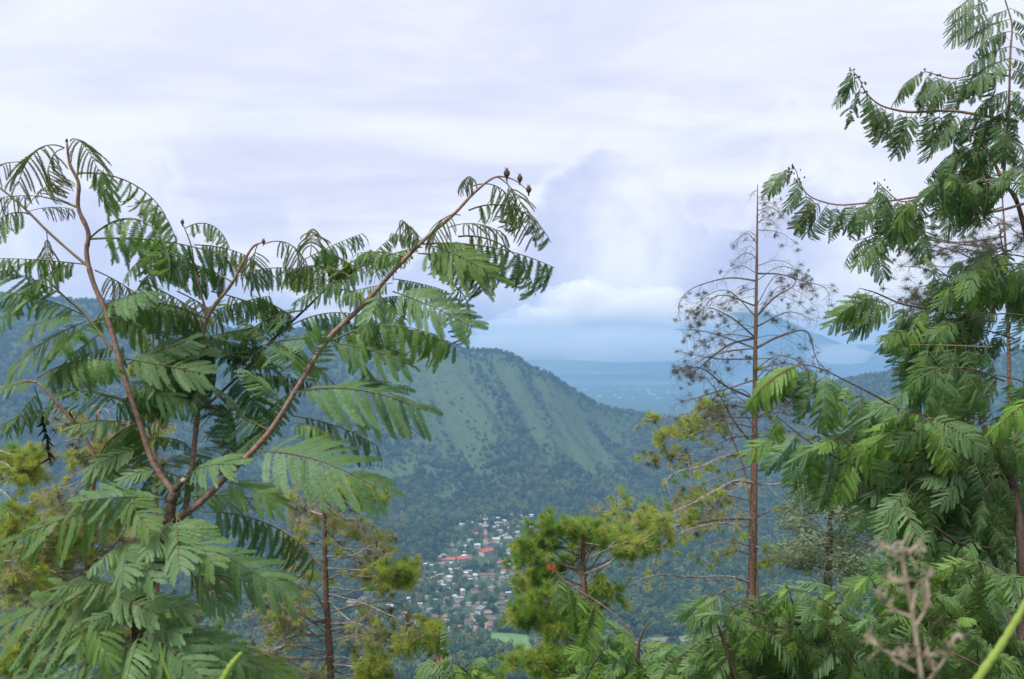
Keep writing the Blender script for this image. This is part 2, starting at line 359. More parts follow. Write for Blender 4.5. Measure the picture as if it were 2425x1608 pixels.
CLEAR = np.array([(p[0], p[1]-w*p[1]/F*.42, w*p[1]/F*.70+3.0) for p, (_, _, w, _) in zip(HP, HS)] + [(SCHOOL[0], SCHOOL[1]-10, 20), (SCHOOL[0]-6, SCHOOL[1]-26, 10), (LONG[0], LONG[1]-9, 17), (LONG[0]-13, LONG[1]-9, 13), (LONG[0]+13, LONG[1]-9, 13), (TOWER[0], TOWER[1]-4, 6), (MOSQUE[0], MOSQUE[1]-5, 8)])
def field_quads():
    return [[(1165, 1500), (1250, 1505), (1275, 1560), (1150, 1535)], [(1490, 1515), (1660, 1505), (1690, 1535), (1470, 1545)], [(1440, 1560), (1640, 1552), (1660, 1600), (1430, 1600)]]
FIELDS = [[ground_at(a, b, 500) for a, b in q] for q in field_quads()]
ROAD = [[(1010, 1378), (1040, 1362), (1075, 1357), (1120, 1352)], [(1160, 1440), (1190, 1428), (1225, 1418), (1270, 1405)], [(1060, 1400), (1048, 1390), (1046, 1375)], [(1175, 1275), (1215, 1262), (1280, 1255)]]
ROADS = [[ground_at(a, b) for a, b in r] for r in ROAD]
def inpoly(x, y, P):
    c = np.zeros(len(x), bool); n = len(P)
    for i in range(n):
        a, b = P[i], P[(i+1) % n]
        cond = ((a[1] > y) != (b[1] > y)) & (x < (b[0]-a[0])*(y-a[1])/(b[1]-a[1]+1e-9)+a[0]); c ^= cond
    return c
def build_forest():
    n = 76000
    r = np.sqrt(rng.uniform(560**2, 2420**2, n)); u = rng.uniform(-260, 2680, n)
    x = (u-W/2)/F*r; y = r
    uu, D, B, Zc, s = hill_coords(x, y); z = height(x, y)
    keep = (y < D+70) & ((H/2 - z/y*F) < 1700)
    g = grass_mask(x, y); keep &= rng.random(n) > g*.80
    # village clearings: thinner trees between the houses
    vx, vy = (u-1110)/190, (r-1230)/300; vill = np.exp(-(vx**2+vy**2)); keep &= rng.random(n) > vill*.35
    for cx, cy_, cr in CLEAR: keep &= (x-cx)**2 + (y-cy_)**2 > cr*cr
    for q in FIELDS: keep &= ~inpoly(x, y, q)
    for rd in ROADS:
        for a, b in zip(rd[:-1], rd[1:]):
            d = b[:2]-a[:2]; t = np.clip(((x-a[0])*d[0]+(y-a[1])*d[1])/(d@d), 0, 1); keep &= np.hypot(x-a[0]-t*d[0], y-a[1]-t*d[1]) > 5.5
    x, y, z, s, vill = x[keep], y[keep], z[keep], s[keep], vill[keep]; m = len(x)
    sc = rng.uniform(7, 12, m)*rng.uniform(.75, 1.6, m)*(1-.66*g[keep])*(1-.42*vill)*(1-.25*sstep(.6, 1, s)); rz = rng.uniform(0, 6.28, m)
    idx = rng.integers(0, 4, m); con = (rng.random(m) < .10 + .5*(s > .86)); idx[con] = 4; sc[con] *= 1.05
    # the 260 that show largest as things of their own
    pxx = W/2+F*x/y; pyy = H/2-F*z/y
    inview = (pxx > 880) & (pxx < 1750) & (pyy > 1250) & (pyy < 1640)
    order = np.argsort(np.where(inview, -sc/y, 1))[:260]; rest = np.ones(m, bool); rest[order] = False
    for i in order:
        o = link('valley_tree', TREES[idx[i]], None, (x[i], y[i], z[i]-.3)); o.scale = (sc[i],)*3; o.rotation_euler.z = rz[i]
        wh = ('in the valley between the green pine and bare pine' if pyy[i] > 1490 and pxx[i] > 1440 else 'just below the bright green rice field' if pyy[i] > 1560 and pxx[i] > 1100 else 'right of the rice field behind the green pine trunk' if pyy[i] > 1490 and pxx[i] > 1260 else 'beside the bright green rice field below the village' if pyy[i] > 1490 and pxx[i] > 1100 else 'at the bottom edge left of the rice field' if pyy[i] > 1560 else 'at the near edge of the valley left of the rice field' if pyy[i] > 1480 else 'between the near village roofs' if pyy[i] > 1410 and pxx[i] < 1260 else
              'among the lower village houses' if pyy[i] > 1345 and pxx[i] < 1260 else 'behind the green pine right of the village' if pxx[i] >= 1260 else 'left of the village below the hill' if pxx[i] < 1040 else 'around the red and white tower')
        tag(o, f"{'pointed dark' if idx[i] == 4 else 'round leafy'} {'very large' if sc[i] > 16 else 'large' if sc[i] > 13.5 else 'smaller'} tree {wh}", 'tree', 'trees on the valley floor')
    me = bpy.data.meshes.new('forest'); me.from_pydata(np.stack((x, y, z-.3), -1)[rest].tolist(), [], [])
    for nm, arr, ty in (('sc', sc, 'FLOAT'), ('rz', rz, 'FLOAT'), ('idx', idx, 'INT')):
        a = me.attributes.new(nm, ty, 'POINT'); a.data.foreach_set('value', arr[rest].astype(np.float32 if ty == 'FLOAT' else np.int32))
    fo = link('forest', me); tag(fo, 'dense green tropical forest covering the hazy hillside and valley', 'forest', kind='stuff')
    src = bpy.data.collections.new('forest_tree_kinds')
    for i, tm in enumerate(TREES): src.objects.link(bpy.data.objects.new('forest_tree_kind_%d' % i, tm))
    ng = bpy.data.node_groups.new('forest_scatter', 'GeometryNodeTree')
    ng.interface.new_socket('Geometry', in_out='INPUT', socket_type='NodeSocketGeometry'); ng.interface.new_socket('Geometry', in_out='OUTPUT', socket_type='NodeSocketGeometry')
    gi = ng.nodes.new('NodeGroupInput'); go = ng.nodes.new('NodeGroupOutput'); ip = ng.nodes.new('GeometryNodeInstanceOnPoints')
    ci = ng.nodes.new('GeometryNodeCollectionInfo'); ci.inputs['Collection'].default_value = src; ci.inputs['Separate Children'].default_value = True; ci.inputs['Reset Children'].default_value = True
    def na(nm, ty):
        q = ng.nodes.new('GeometryNodeInputNamedAttribute'); q.data_type = ty; q.inputs[0].default_value = nm; return q.outputs['Attribute']
    cx = ng.nodes.new('ShaderNodeCombineXYZ'); ng.links.new(na('rz', 'FLOAT'), cx.inputs[2])
    e2r = ng.nodes.new('FunctionNodeEulerToRotation'); ng.links.new(cx.outputs[0], e2r.inputs[0])
    ng.links.new(gi.outputs[0], ip.inputs['Points']); ng.links.new(ci.outputs[0], ip.inputs['Instance']); ip.inputs['Pick Instance'].default_value = True
    ng.links.new(na('idx', 'INT'), ip.inputs['Instance Index']); ng.links.new(e2r.outputs[0], ip.inputs['Rotation']); ng.links.new(na('sc', 'FLOAT'), ip.inputs['Scale'])
    ng.links.new(ip.outputs[0], go.inputs[0]); md = fo.modifiers.new('scatter', 'NODES'); md.node_group = ng
    print('forest', m)
build_forest()

# ------------------------------------------------------------------ village
ROOF = {'r': ('red tiled', solid_mat('roof_red_tile', (.30, .075, .045), (.40, .125, .075), .8)), 'o': ('orange tiled', solid_mat('roof_orange_tile', (.27, .105, .055), (.35, .155, .09), .8)),
        'b': ('brown tiled', solid_mat('roof_brown_tile', (.10, .068, .056), (.17, .115, .095), .8)), 'p': ('faded pinkish tiled', solid_mat('roof_faded_tile', (.20, .13, .105), (.28, .19, .155), .8)),
        'g': ('grey sheet', solid_mat('roof_grey_sheet', (.17, .175, .18), (.28, .285, .29), .8)), 'w': ('pale sheet', solid_mat('roof_pale_sheet', (.36, .37, .36), (.52, .53, .515), .8)),
        't': ('teal grey sheet', solid_mat('roof_teal_sheet', (.17, .25, .24), (.26, .34, .325), .8))}
WALL = [solid_mat('wall_white', (.40, .395, .37), (.52, .51, .48), .5), solid_mat('wall_cream', (.40, .36, .27), (.50, .46, .35), .5), solid_mat('wall_grey', (.22, .215, .20), (.32, .31, .29), .5)]
M['pane'] = solid_mat('dark_window', (.03, .04, .05), (.07, .08, .09), 1, .3)
def unit_wall(m):
    b = MB(); b.box((0, 0, .5), (1, 1, 1)); return b.mesh('wall', m)
def unit_roof(m, hip):
    b = MB(); e = .62; t = .28 if hip else .60
    V = [(-e, -e, 0), (e, -e, 0), (e, e, 0), (-e, e, 0), (-t, 0, 1), (t, 0, 1)]
    b.add(V, [(0, 1, 5, 4), (2, 3, 4, 5), (1, 2, 5), (3, 0, 4), (3, 2, 1, 0)]); return b.mesh('roof', m)
UW = [unit_wall(m) for m in WALL]; UR = {(k, h): unit_roof(v[1], h) for k, v in ROOF.items() for h in (0, 1)}
UWIN = None
def small_pane():
    b = MB(); b.box((0, 0, 0), (1, 1, 1)); return b.mesh('window', M['pane'])
UWIN = small_pane()
def zone(a, b):
    if b < 1265: return 'at the top of the village'
    if b < 1318: return 'on the slope left of the tower' if a < 1145 else 'on the slope right of the tower'
    if b < 1350: return 'near the long white hall' if a < 1130 else 'right of the tall hall'
    if b < 1400: return 'in the lower village among trees'
    return 'at the near end of the village' if a > 980 else 'behind the left pine'
r = random.Random(3)
for (a, b, w, c), P in zip(HS, HP):
    wm = max(5.0, w*P[1]/F*.84); ln = wm*r.uniform(.55, .85); hw = r.uniform(2.6, 3.2)*(1.9 if w > 14 and r.random() < .3 else 1); hip = 1 if c in 'ropb' else int(r.random() < .25)
    big = 'large' if w > 17 else ('small' if w < 9 else 'mid-sized')
    lab = f"{big} house with {ROOF[c][0]} {'hip' if hip else 'gable'} roof {zone(a, b)}"
    e = empty('house', (P[0], P[1]-ln*.3, hz(P[0], P[1])-.4), lab, 'house', 'village houses')
    e.rotation_euler.z = r.uniform(-.5, .5) + (math.pi/2 if r.random() < .25 else 0)
    wl = link('wall', UW[r.choice((0, 0, 1, 2))], e); wl.scale = (wm, ln, hw+.4)
    rf = link('roof', UR[(c, hip)], e, (0, 0, hw+.403)); rf.scale = (wm, ln, min(wm, ln)*(.36 if hip else .24))
    if w > 11:
        for k in (-.28, .28):
            wn = link('window', UWIN, e, (k*wm, -ln*.5, .4+hw*.55)); wn.scale = (wm*.14, .12, 1.2)
def gable_prism(wd, ln, h, ov):
    b = MB(); x, y = wd/2+ov, ln/2+ov
    b.add([(-x, -y, 0), (x, -y, 0), (x, y, 0), (-x, y, 0), (-x*.93, 0, h), (x*.93, 0, h)], [(0, 1, 5, 4), (2, 3, 4, 5), (1, 2, 5), (3, 0, 4), (3, 2, 1, 0)]); return b
def hall(P, rz, wd, ln, hw, rh, lab, cols, rows, wallm):
    e = empty('hall', (P[0], P[1], P[2]-.5), lab, 'hall'); e.rotation_euler.z = rz
    b = MB(); b.box((0, 0, hw/2), (wd, ln, hw)); link('wall', b.mesh('wall', wallm), e)
    link('roof', gable_prism(wd, ln, rh, .9).mesh('roof', ROOF['r'][1]), e, (0, 0, hw+.003))
    for rr in range(rows):
        for k in range(cols):
            wn = link('window', UWIN, e, ((k+.5-cols/2)*wd/cols, -ln/2, hw*(rr+.6)/rows)); wn.scale = (wd/cols*.45, .16, hw/rows*.42)
    return e
hall(SCHOOL+np.array((1, 4, 0)), .75, 19, 11, 7.0, 3.6, 'tall cream walled hall with steep red roof below the tower', 5, 2, WALL[1])
hall(LONG+np.array((-5, 4, 0)), .02, 18, 8, 4.0, 2.6, 'long white walled hall with low red roof at the village edge', 6, 1, WALL[0])
hall(LONG+np.array((13.5, 6, 0)), .42, 15, 8.5, 4.4, 3.2, 'angled white end wing with red roof joined to the long hall', 5, 1, WALL[0])
def build_tower():
    e = empty('radio_tower', TOWER, 'tall red and white lattice radio tower standing over the village', 'tower')
    hgt = 76/F*TOWER[1]; A = solid_mat('tower_white_paint', (.50, .50, .49), (.58, .58, .57), .5); R_ = solid_mat('tower_red_paint', (.36, .12, .09), (.42, .16, .12), .5)
    nb = 7
    for k in range(nb):
        b = MB(); z0, z1 = hgt*k/nb, hgt*(k+1)/nb; h0, h1 = 2.5-1.3*k/nb, 2.5-1.3*(k+1)/nb
        for sx in (-1, 1):
            for sy in (-1, 1): b.tube([(sx*h0, sy*h0, z0), (sx*h1, sy*h1, z1)], .32, 5)
        for q in range(3):
            zz0 = z0+(z1-z0)*q/3; zz1 = z0+(z1-z0)*(q+1)/3; a0 = h0+(h1-h0)*q/3; a1 = h0+(h1-h0)*(q+1)/3
            for sx, sy, tx, ty in ((-1, -1, 1, -1), (1, -1, 1, 1), (1, 1, -1, 1), (-1, 1, -1, -1)):
                b.tube([(sx*a0, sy*a0, zz0), (tx*a1, ty*a1, zz1)], .17, 4); b.tube([(tx*a0, ty*a0, zz0), (sx*a1, sy*a1, zz1)], .17, 4); b.tube([(sx*a1, sy*a1, zz1), (tx*a1, ty*a1, zz1)], .17, 4)
        link('mast_section', b.mesh('mast_section', R_ if k % 2 == 0 else A), e)
    for zz, rr in ((hgt*.70, 4.6), (hgt*.90, 3.4)):
        b = MB(); b.box((0, 0, 0), (rr*1.5, rr*1.5, .4)); link('platform', b.mesh('platform', A), e, (0, 0, zz))
        for k in range(6):
            a = k*1.047+.3; b = MB(); b.box((0, 0, 0), (.8, .5, 2.6), rz=a); link('antenna', b.mesh('antenna', A), e, (rr*math.cos(a), rr*math.sin(a), zz+1.2))
    b = MB(); b.tube([(0, 0, hgt), (0, 0, hgt+5)], [.2, .1], 5); link('spike', b.mesh('spike', A), e)
build_tower()
def build_mosque():
    e = empty('mosque', MOSQUE, 'small white mosque with a pale dome left of the tower', 'mosque'); b = MB(); b.box((0, 0, 2.2), (9, 8, 4.4)); link('wall', b.mesh('wall', WALL[0]), e)
    b = MB(); V = []; n = 14
    for i in range(7):
        for j in range(n): V.append((2.6*math.cos(i*.25)*math.cos(j*2*math.pi/n), 2.6*math.cos(i*.25)*math.sin(j*2*math.pi/n), 3.2*math.sin(i*.25)))
    b.add(V, [(i*n+j, i*n+(j+1) % n, (i+1)*n+(j+1) % n, (i+1)*n+j) for i in range(6) for j in range(n)]+[tuple(6*n+j for j in range(n))]); link('dome', b.mesh('dome', ROOF['w'][1], smooth=True), e, (0, 0, 4.4))
    b = MB(); b.tube([(0, 0, 7.5), (0, 0, 10)], [.25, .06], 5); link('finial', b.mesh('finial', ROOF['g'][1]), e)
    for k in (-2.6, 0, 2.6):
        wn = link('window', UWIN, e, (k, -4, 2.3)); wn.scale = (1.2, .12, 2)
build_mosque()
def sheet(name, P, m, lift, sub=8, w=None):
    b = MB()
    if w is None:
        P = np.array(P); V = []
        for i in range(sub+1):
            for j in range(sub+1):
                s, t = i/sub, j/sub; q = (P[0]*(1-s)+P[1]*s)*(1-t)+(P[3]*(1-s)+P[2]*s)*t; V.append((q[0], q[1], hz(q[0], q[1])+lift))
        b.add(V, [(i*(sub+1)+j, (i+1)*(sub+1)+j, (i+1)*(sub+1)+j+1, i*(sub+1)+j+1) for i in range(sub) for j in range(sub)])
    else:
        C = catmull(np.array(P), 8); T = np.gradient(C[:, :2], axis=0); T /= np.linalg.norm(T, axis=1, keepdims=True); V = []
        for c, t in zip(C, T):
            for s in (-1, 1): V.append((c[0]-t[1]*w*s, c[1]+t[0]*w*s, hz(c[0], c[1])+lift))
        b.add(V, [(2*i, 2*i+2, 2*i+3, 2*i+1) for i in range(len(C)-1)])
    tag(link(name, b.mesh(name, m)), kind='structure')
GM = [solid_mat('rice_green', (.085, .19, .055), (.14, .25, .085), .12), solid_mat('stubble_field', (.13, .14, .09), (.19, .19, .13), .05), solid_mat('rice_pale_green', (.17, .28, .10), (.24, .34, .15), .05)]
for q, m in zip(FIELDS, GM): sheet('rice_field', q, m, .9)
RM = solid_mat('lane_concrete', (.26, .25, .22), (.34, .325, .29), .1)
for q in ROADS: sheet('road', q, RM, .8, w=2.6)
def far_town():
    b = MB(); q = random.Random(8)
    for k in range(30):
        y = q.uniform(921, 945); d = min(7350, 394*F/(y-H/2)); x = q.uniform(1300, 1640); p = px(x, y, d); b.box((p[0], d, PLAIN+8), (q.uniform(8, 30), q.uniform(8, 26), 9))
    tag(link('far_town', b.mesh('far_town', WALL[0])), 'tiny pale roofs scattered on the hazy blue plain beyond the saddle', 'town', kind='stuff')
far_town()

# ------------------------------------------------------------------ the air of the valley, and low clouds beyond it
def build_haze():
    b = MB(); b.box((0, 3620, -141.5), (13400, 7940, 523)); m, t = mat('valley_haze')
    pv = N(t, 'ShaderNodeVolumePrincipled'); pv.inputs['Color'].default_value = (.36, .64, 1.0, 1); pv.inputs['Density'].default_value = 1/5000
    pv.inputs['Density Attribute'].default_value = ''; pv.inputs['Anisotropy'].default_value = .25
    o = N(t, 'ShaderNodeOutputMaterial'); L(t, pv.outputs[0], o.inputs['Volume'])
    tag(link('haze', b.mesh('haze', m)), 'pale blue haze filling the valley air', 'haze', kind='stuff')
build_haze()
def build_clouds():
    m, t = mat('cloud_vapour'); vsn = N(t, 'ShaderNodeVolumePrincipled'); vsn.inputs['Color'].default_value = (1, 1, 1, 1); vsn.inputs['Density'].default_value = 1/300
    vsn.inputs['Density Attribute'].default_value = ''
    o = N(t, 'ShaderNodeOutputMaterial'); L(t, vsn.outputs[0], o.inputs['Volume'])
    import bmesh
    from mathutils import noise as mn
    for k, (cx, cy_, d, rx, rz_) in enumerate([(1390, 745, 9300, 620, 420), (1265, 785, 9000, 620, 300), (1535, 760, 9200, 660, 400), (1440, 825, 8700, 1500, 260), (1655, 785, 9500, 480, 380), (1730, 722, 9900, 420, 200), (1985, 845, 9200, 380, 170)]):
        bm = bmesh.new(); bmesh.ops.create_icosphere(bm, subdivisions=5, radius=1)
        for v in bm.verts:
            q = v.co.copy(); o_ = Vector((k*7.3, k*3.1, k*1.7)); n_ = mn.turbulence(q*1.1+o_, 5, True, amplitude_scale=.5, frequency_scale=2.0)
            w_ = q*(1.12-.55*n_); w_.z = w_.z if w_.z > -.35 else -.35+(w_.z+.35)*.3; v.co = Vector((w_.x*rx, w_.y*rx*.6, w_.z*rz_))
        me = bpy.data.meshes.new('cloud'); bm.to_mesh(me); bm.free(); me.materials.append(m); me.polygons.foreach_set('use_smooth', [True]*len(me.polygons)); p = px(cx, cy_, d)
        tag(link('cloud', me, None, p), ['tallest billow of the pale cloud bank over the saddle', 'pale cloud lobe just above the end of the green ridge', 'wide pale cloud billow left of the bare pine', 'low flat cloud base lying over the plain beyond the saddle', 'white cloud hiding the left flank of the blue mountain', 'soft white cloud cap hiding the summit of the blue mountain', 'small white cloud behind the right tree low over the plain'][k], 'cloud', kind='stuff')
build_clouds()

# ------------------------------------------------------------------ feathery compound leaves
LEAFS = {}
def make_leaf(kappa, npair, plen, pwid, droop, nleaf, seed, fold=1.0, gap=.13):
    """one twice-feathered leaf of length about 1 along +X, upper side +Z; returns builder and tip"""
    r = np.random.default_rng(seed); b = MB(); ns = 40; th0 = kappa*.42; s = np.linspace(0, 1, ns)
    th = th0 - kappa*s**1.15; P = np.zeros((ns, 3)); P[1:, 0] = np.cumsum(np.cos(th[1:]))/(ns-1); P[1:, 2] = np.cumsum(np.sin(th[1:]))/(ns-1)
    b.tube(P[::3], np.linspace(.008, .003, len(P[::3])), 4, 1)
    V = []; Fc = []; n = 0; St = []
    for k in range(npair):
        q = gap + (1-gap)*(k+.3)/(npair-.3); i = min(ns-1, int(q*(ns-1))); T = np.array((math.cos(th[i]), 0, math.sin(th[i]))); Nn = np.array((-math.sin(th[i]), 0, math.cos(th[i])))
        f = (k+.5)/npair; env = (.62+.38*min(1, f*3))*(1-.35*max(0, f-.55)/.45)
        for sd in (-1, 1):
            Y = np.array((0, sd, 0)); a0 = math.radians(70-32*f+r.normal(0, 6)); ln = plen*env*(1+r.normal(0, .06)); dr = droop*(1+r.normal(0, .25)); dr2 = .5*droop*(1+r.normal(0, .3))
            if r.random() < .035: continue
            if r.random() < .06: ln *= r.uniform(.35, .75)
            m = 9; c = P[i].copy(); C = [c]; Wd = []
            for j in range(m):
                t = j/(m-1); a = a0-.35*t; dirp = T*math.cos(a)+Y*math.sin(a); w = T*math.sin(a)-Y*math.cos(a); dd = dr+dr2*t*1.6
                dv = dirp*math.cos(dd)-Nn*math.sin(dd); C.append(C[-1]+dv*ln/m); Wd.append(w)
            C = np.array(C); Wd.append(Wd[-1]); Wd = np.array(Wd); tw = r.normal(0, .22)
            St.append(C[::3])
            tt = (np.arange(nleaf)+.6)/nleaf*m
            for x in tt:
                j = min(int(x), m-1); fr = x-j; c = C[j]*(1-fr)+C[j+1]*fr; tan = C[j+1]-C[j]; tan = tan/np.linalg.norm(tan); w = Wd[j]
                nn = np.cross(tan, w); g = x/m; lw = pwid*(.55+.9*min(1, g*5)*.5)*(1 if g < .8 else 1-.75*(g-.8)/.2*.8); hw = ln/nleaf*.50
                for sg in (-1, 1):
                    up = nn*(r.normal(0, .12)+ (1-fold)*1.2)*(1 if np.dot(nn, Nn) > 0 else -1) + nn*tw*sg
                    d = w*sg*fold*.94+tan*.36+up; d = d/np.linalg.norm(d)*lw*(1+r.normal(0, .07))
                    V += [c-tan*hw, c+tan*hw, c+d+tan*hw*.62, c+d-tan*hw*.55]; Fc.append((n, n+1, n+2, n+3)); n += 4
    b.add(V, Fc, 0)
    for C in St: b.tube(C, .0022, 3, 1, False)
    return b, P[-1]
def leaf_family(key, kappas, npair, plen, pwid, droop, nleaf, fold=1.0, gap=.13):
    for ki, kp in enumerate(kappas):
        for v in range(2):
            bl, tip = make_leaf(kp, npair+v, plen, pwid, droop[min(v, len(droop)-1)], nleaf, 13*ki+v+len(key), fold, gap)
            me0 = bl.mesh('leaf', [M['leaf'], M['rachis']])
            for mk in ('leaf', 'leaf_b', 'leaf_y', 'leaf_v', 'leaf_g'):
                me = me0 if mk == 'leaf' else me0.copy(); me.materials[0] = M[mk]
                LEAFS.setdefault((key, mk), []).append((me, np.array(tip), kp))
KAP = (.15, .5, .95, 1.5, 2.1)
leaf_family('near', KAP, 15, .37, .031, (.22, .45), 22)
leaf_family('hang', KAP, 16, .31, .026, (.8, 1.15), 18)
leaf_family('comb', KAP, 11, .25, .024, (1.15, 1.3), 18)
leaf_family('slim', KAP, 11, .36, .020, (.55, .9), 18, .55, .3)
leaf_family('mid', KAP, 15, .38, .028, (.25, .55), 11)
leaf_family('midhang', KAP, 15, .34, .027, (.7, 1.0), 10)
def place_leaf(parent, base_w, A, B, nhint, key, mk, kap, rr, name='leaf', overflow=None):
    """hang one leaf from A to B (world points)"""
    fam = LEAFS[(key, mk)]; c = min(range(len(KAP)), key=lambda i: abs(KAP[i]-kap)); me, tip, _ = fam[2*c+rr.randrange(2)]
    A = np.asarray(A); ch = np.asarray(B)-A; ln = np.linalg.norm(ch); X = ch/ln
    nh = np.asarray(nhint, float); Z = nh-X*np.dot(nh, X); Z /= np.linalg.norm(Z); Y = np.cross(Z, X)
    tl = np.linalg.norm(tip); tx = tip/tl; tz = np.array((-tx[2], 0, tx[0])); ty = np.array((0, 1., 0))
    Rm = np.outer(X, tx)+np.outer(Y, ty)+np.outer(Z, tz); s = ln/tl
    mw = np.eye(4); mw[:3, :3] = Rm*s; mw[:3, 3] = A-np.asarray(base_w)
    if overflow is not None: overflow.append((me, mw)); return None
    o = link(name, me, parent); o.matrix_basis = Matrix(mw.tolist()); return o
def join_stuff(name, items, parent):
    if not items: return
    V = []; Fv = []; Ls = []; Mi = []; mats = []; n = 0; cache = {}
    for me, mw in items:
        if me.name not in cache:
            co = np.empty(len(me.vertices)*3); me.vertices.foreach_get('co', co); lv = np.empty(len(me.loops), np.int64); me.loops.foreach_get('vertex_index', lv)
            lt = np.empty(len(me.polygons), np.int64); me.polygons.foreach_get('loop_total', lt); mi = np.empty(len(me.polygons), np.int64); me.polygons.foreach_get('material_index', mi)
            mp = []
            for m in me.materials:
                if m not in mats: mats.append(m)
                mp.append(mats.index(m))
            cache[me.name] = (co.reshape(-1, 3), lv, lt, np.array(mp)[mi])
        co, lv, lt, mi = cache[me.name]; V.append(co @ mw[:3, :3].T + mw[:3, 3]); Fv.append(lv+n); Ls.append(lt); Mi.append(mi); n += len(co)
    V = np.concatenate(V); Fv = np.concatenate(Fv); Ls = np.concatenate(Ls); Mi = np.concatenate(Mi)
    me = bpy.data.meshes.new(name); me.vertices.add(len(V)); me.vertices.foreach_set('co', V.ravel()); me.loops.add(len(Fv)); me.loops.foreach_set('vertex_index', Fv.astype(np.int32))
    me.polygons.add(len(Ls)); me.polygons.foreach_set('loop_start', (np.cumsum(Ls)-Ls).astype(np.int32)); me.polygons.foreach_set('material_index', Mi.astype(np.int32))
    for m in mats: me.materials.append(m)
    me.update(calc_edges=True); me.validate(); o = link(name, me, parent); o['kind'] = 'stuff'
UP = np.array((0, 0, 1.)); TO = np.array((0, -1., 0)); RT = np.array((1., 0, 0))
def nvec(face, rr, roll=.25): return UP*(1-.55*abs(face)) + TO*face + RT*rr.gauss(0, roll)
def stem(parent, base_w, pts, radii, m, name='branch', k=7, sub=6, taper=None):
    C = catmull(np.array(pts), sub); R = np.interp(np.linspace(0, 1, len(C)), np.linspace(0, 1, len(radii)), radii)
    nk = np.arange(len(C)); b = MB(); b.tube(C, R*(1+.05*np.sin(nk*1.7)+.10*((nk % 7) == 3)), k)
    o = link(name, b.mesh(name, m, off=pts[0], smooth=True), parent, np.asarray(pts[0])-np.asarray(base_w)); return C

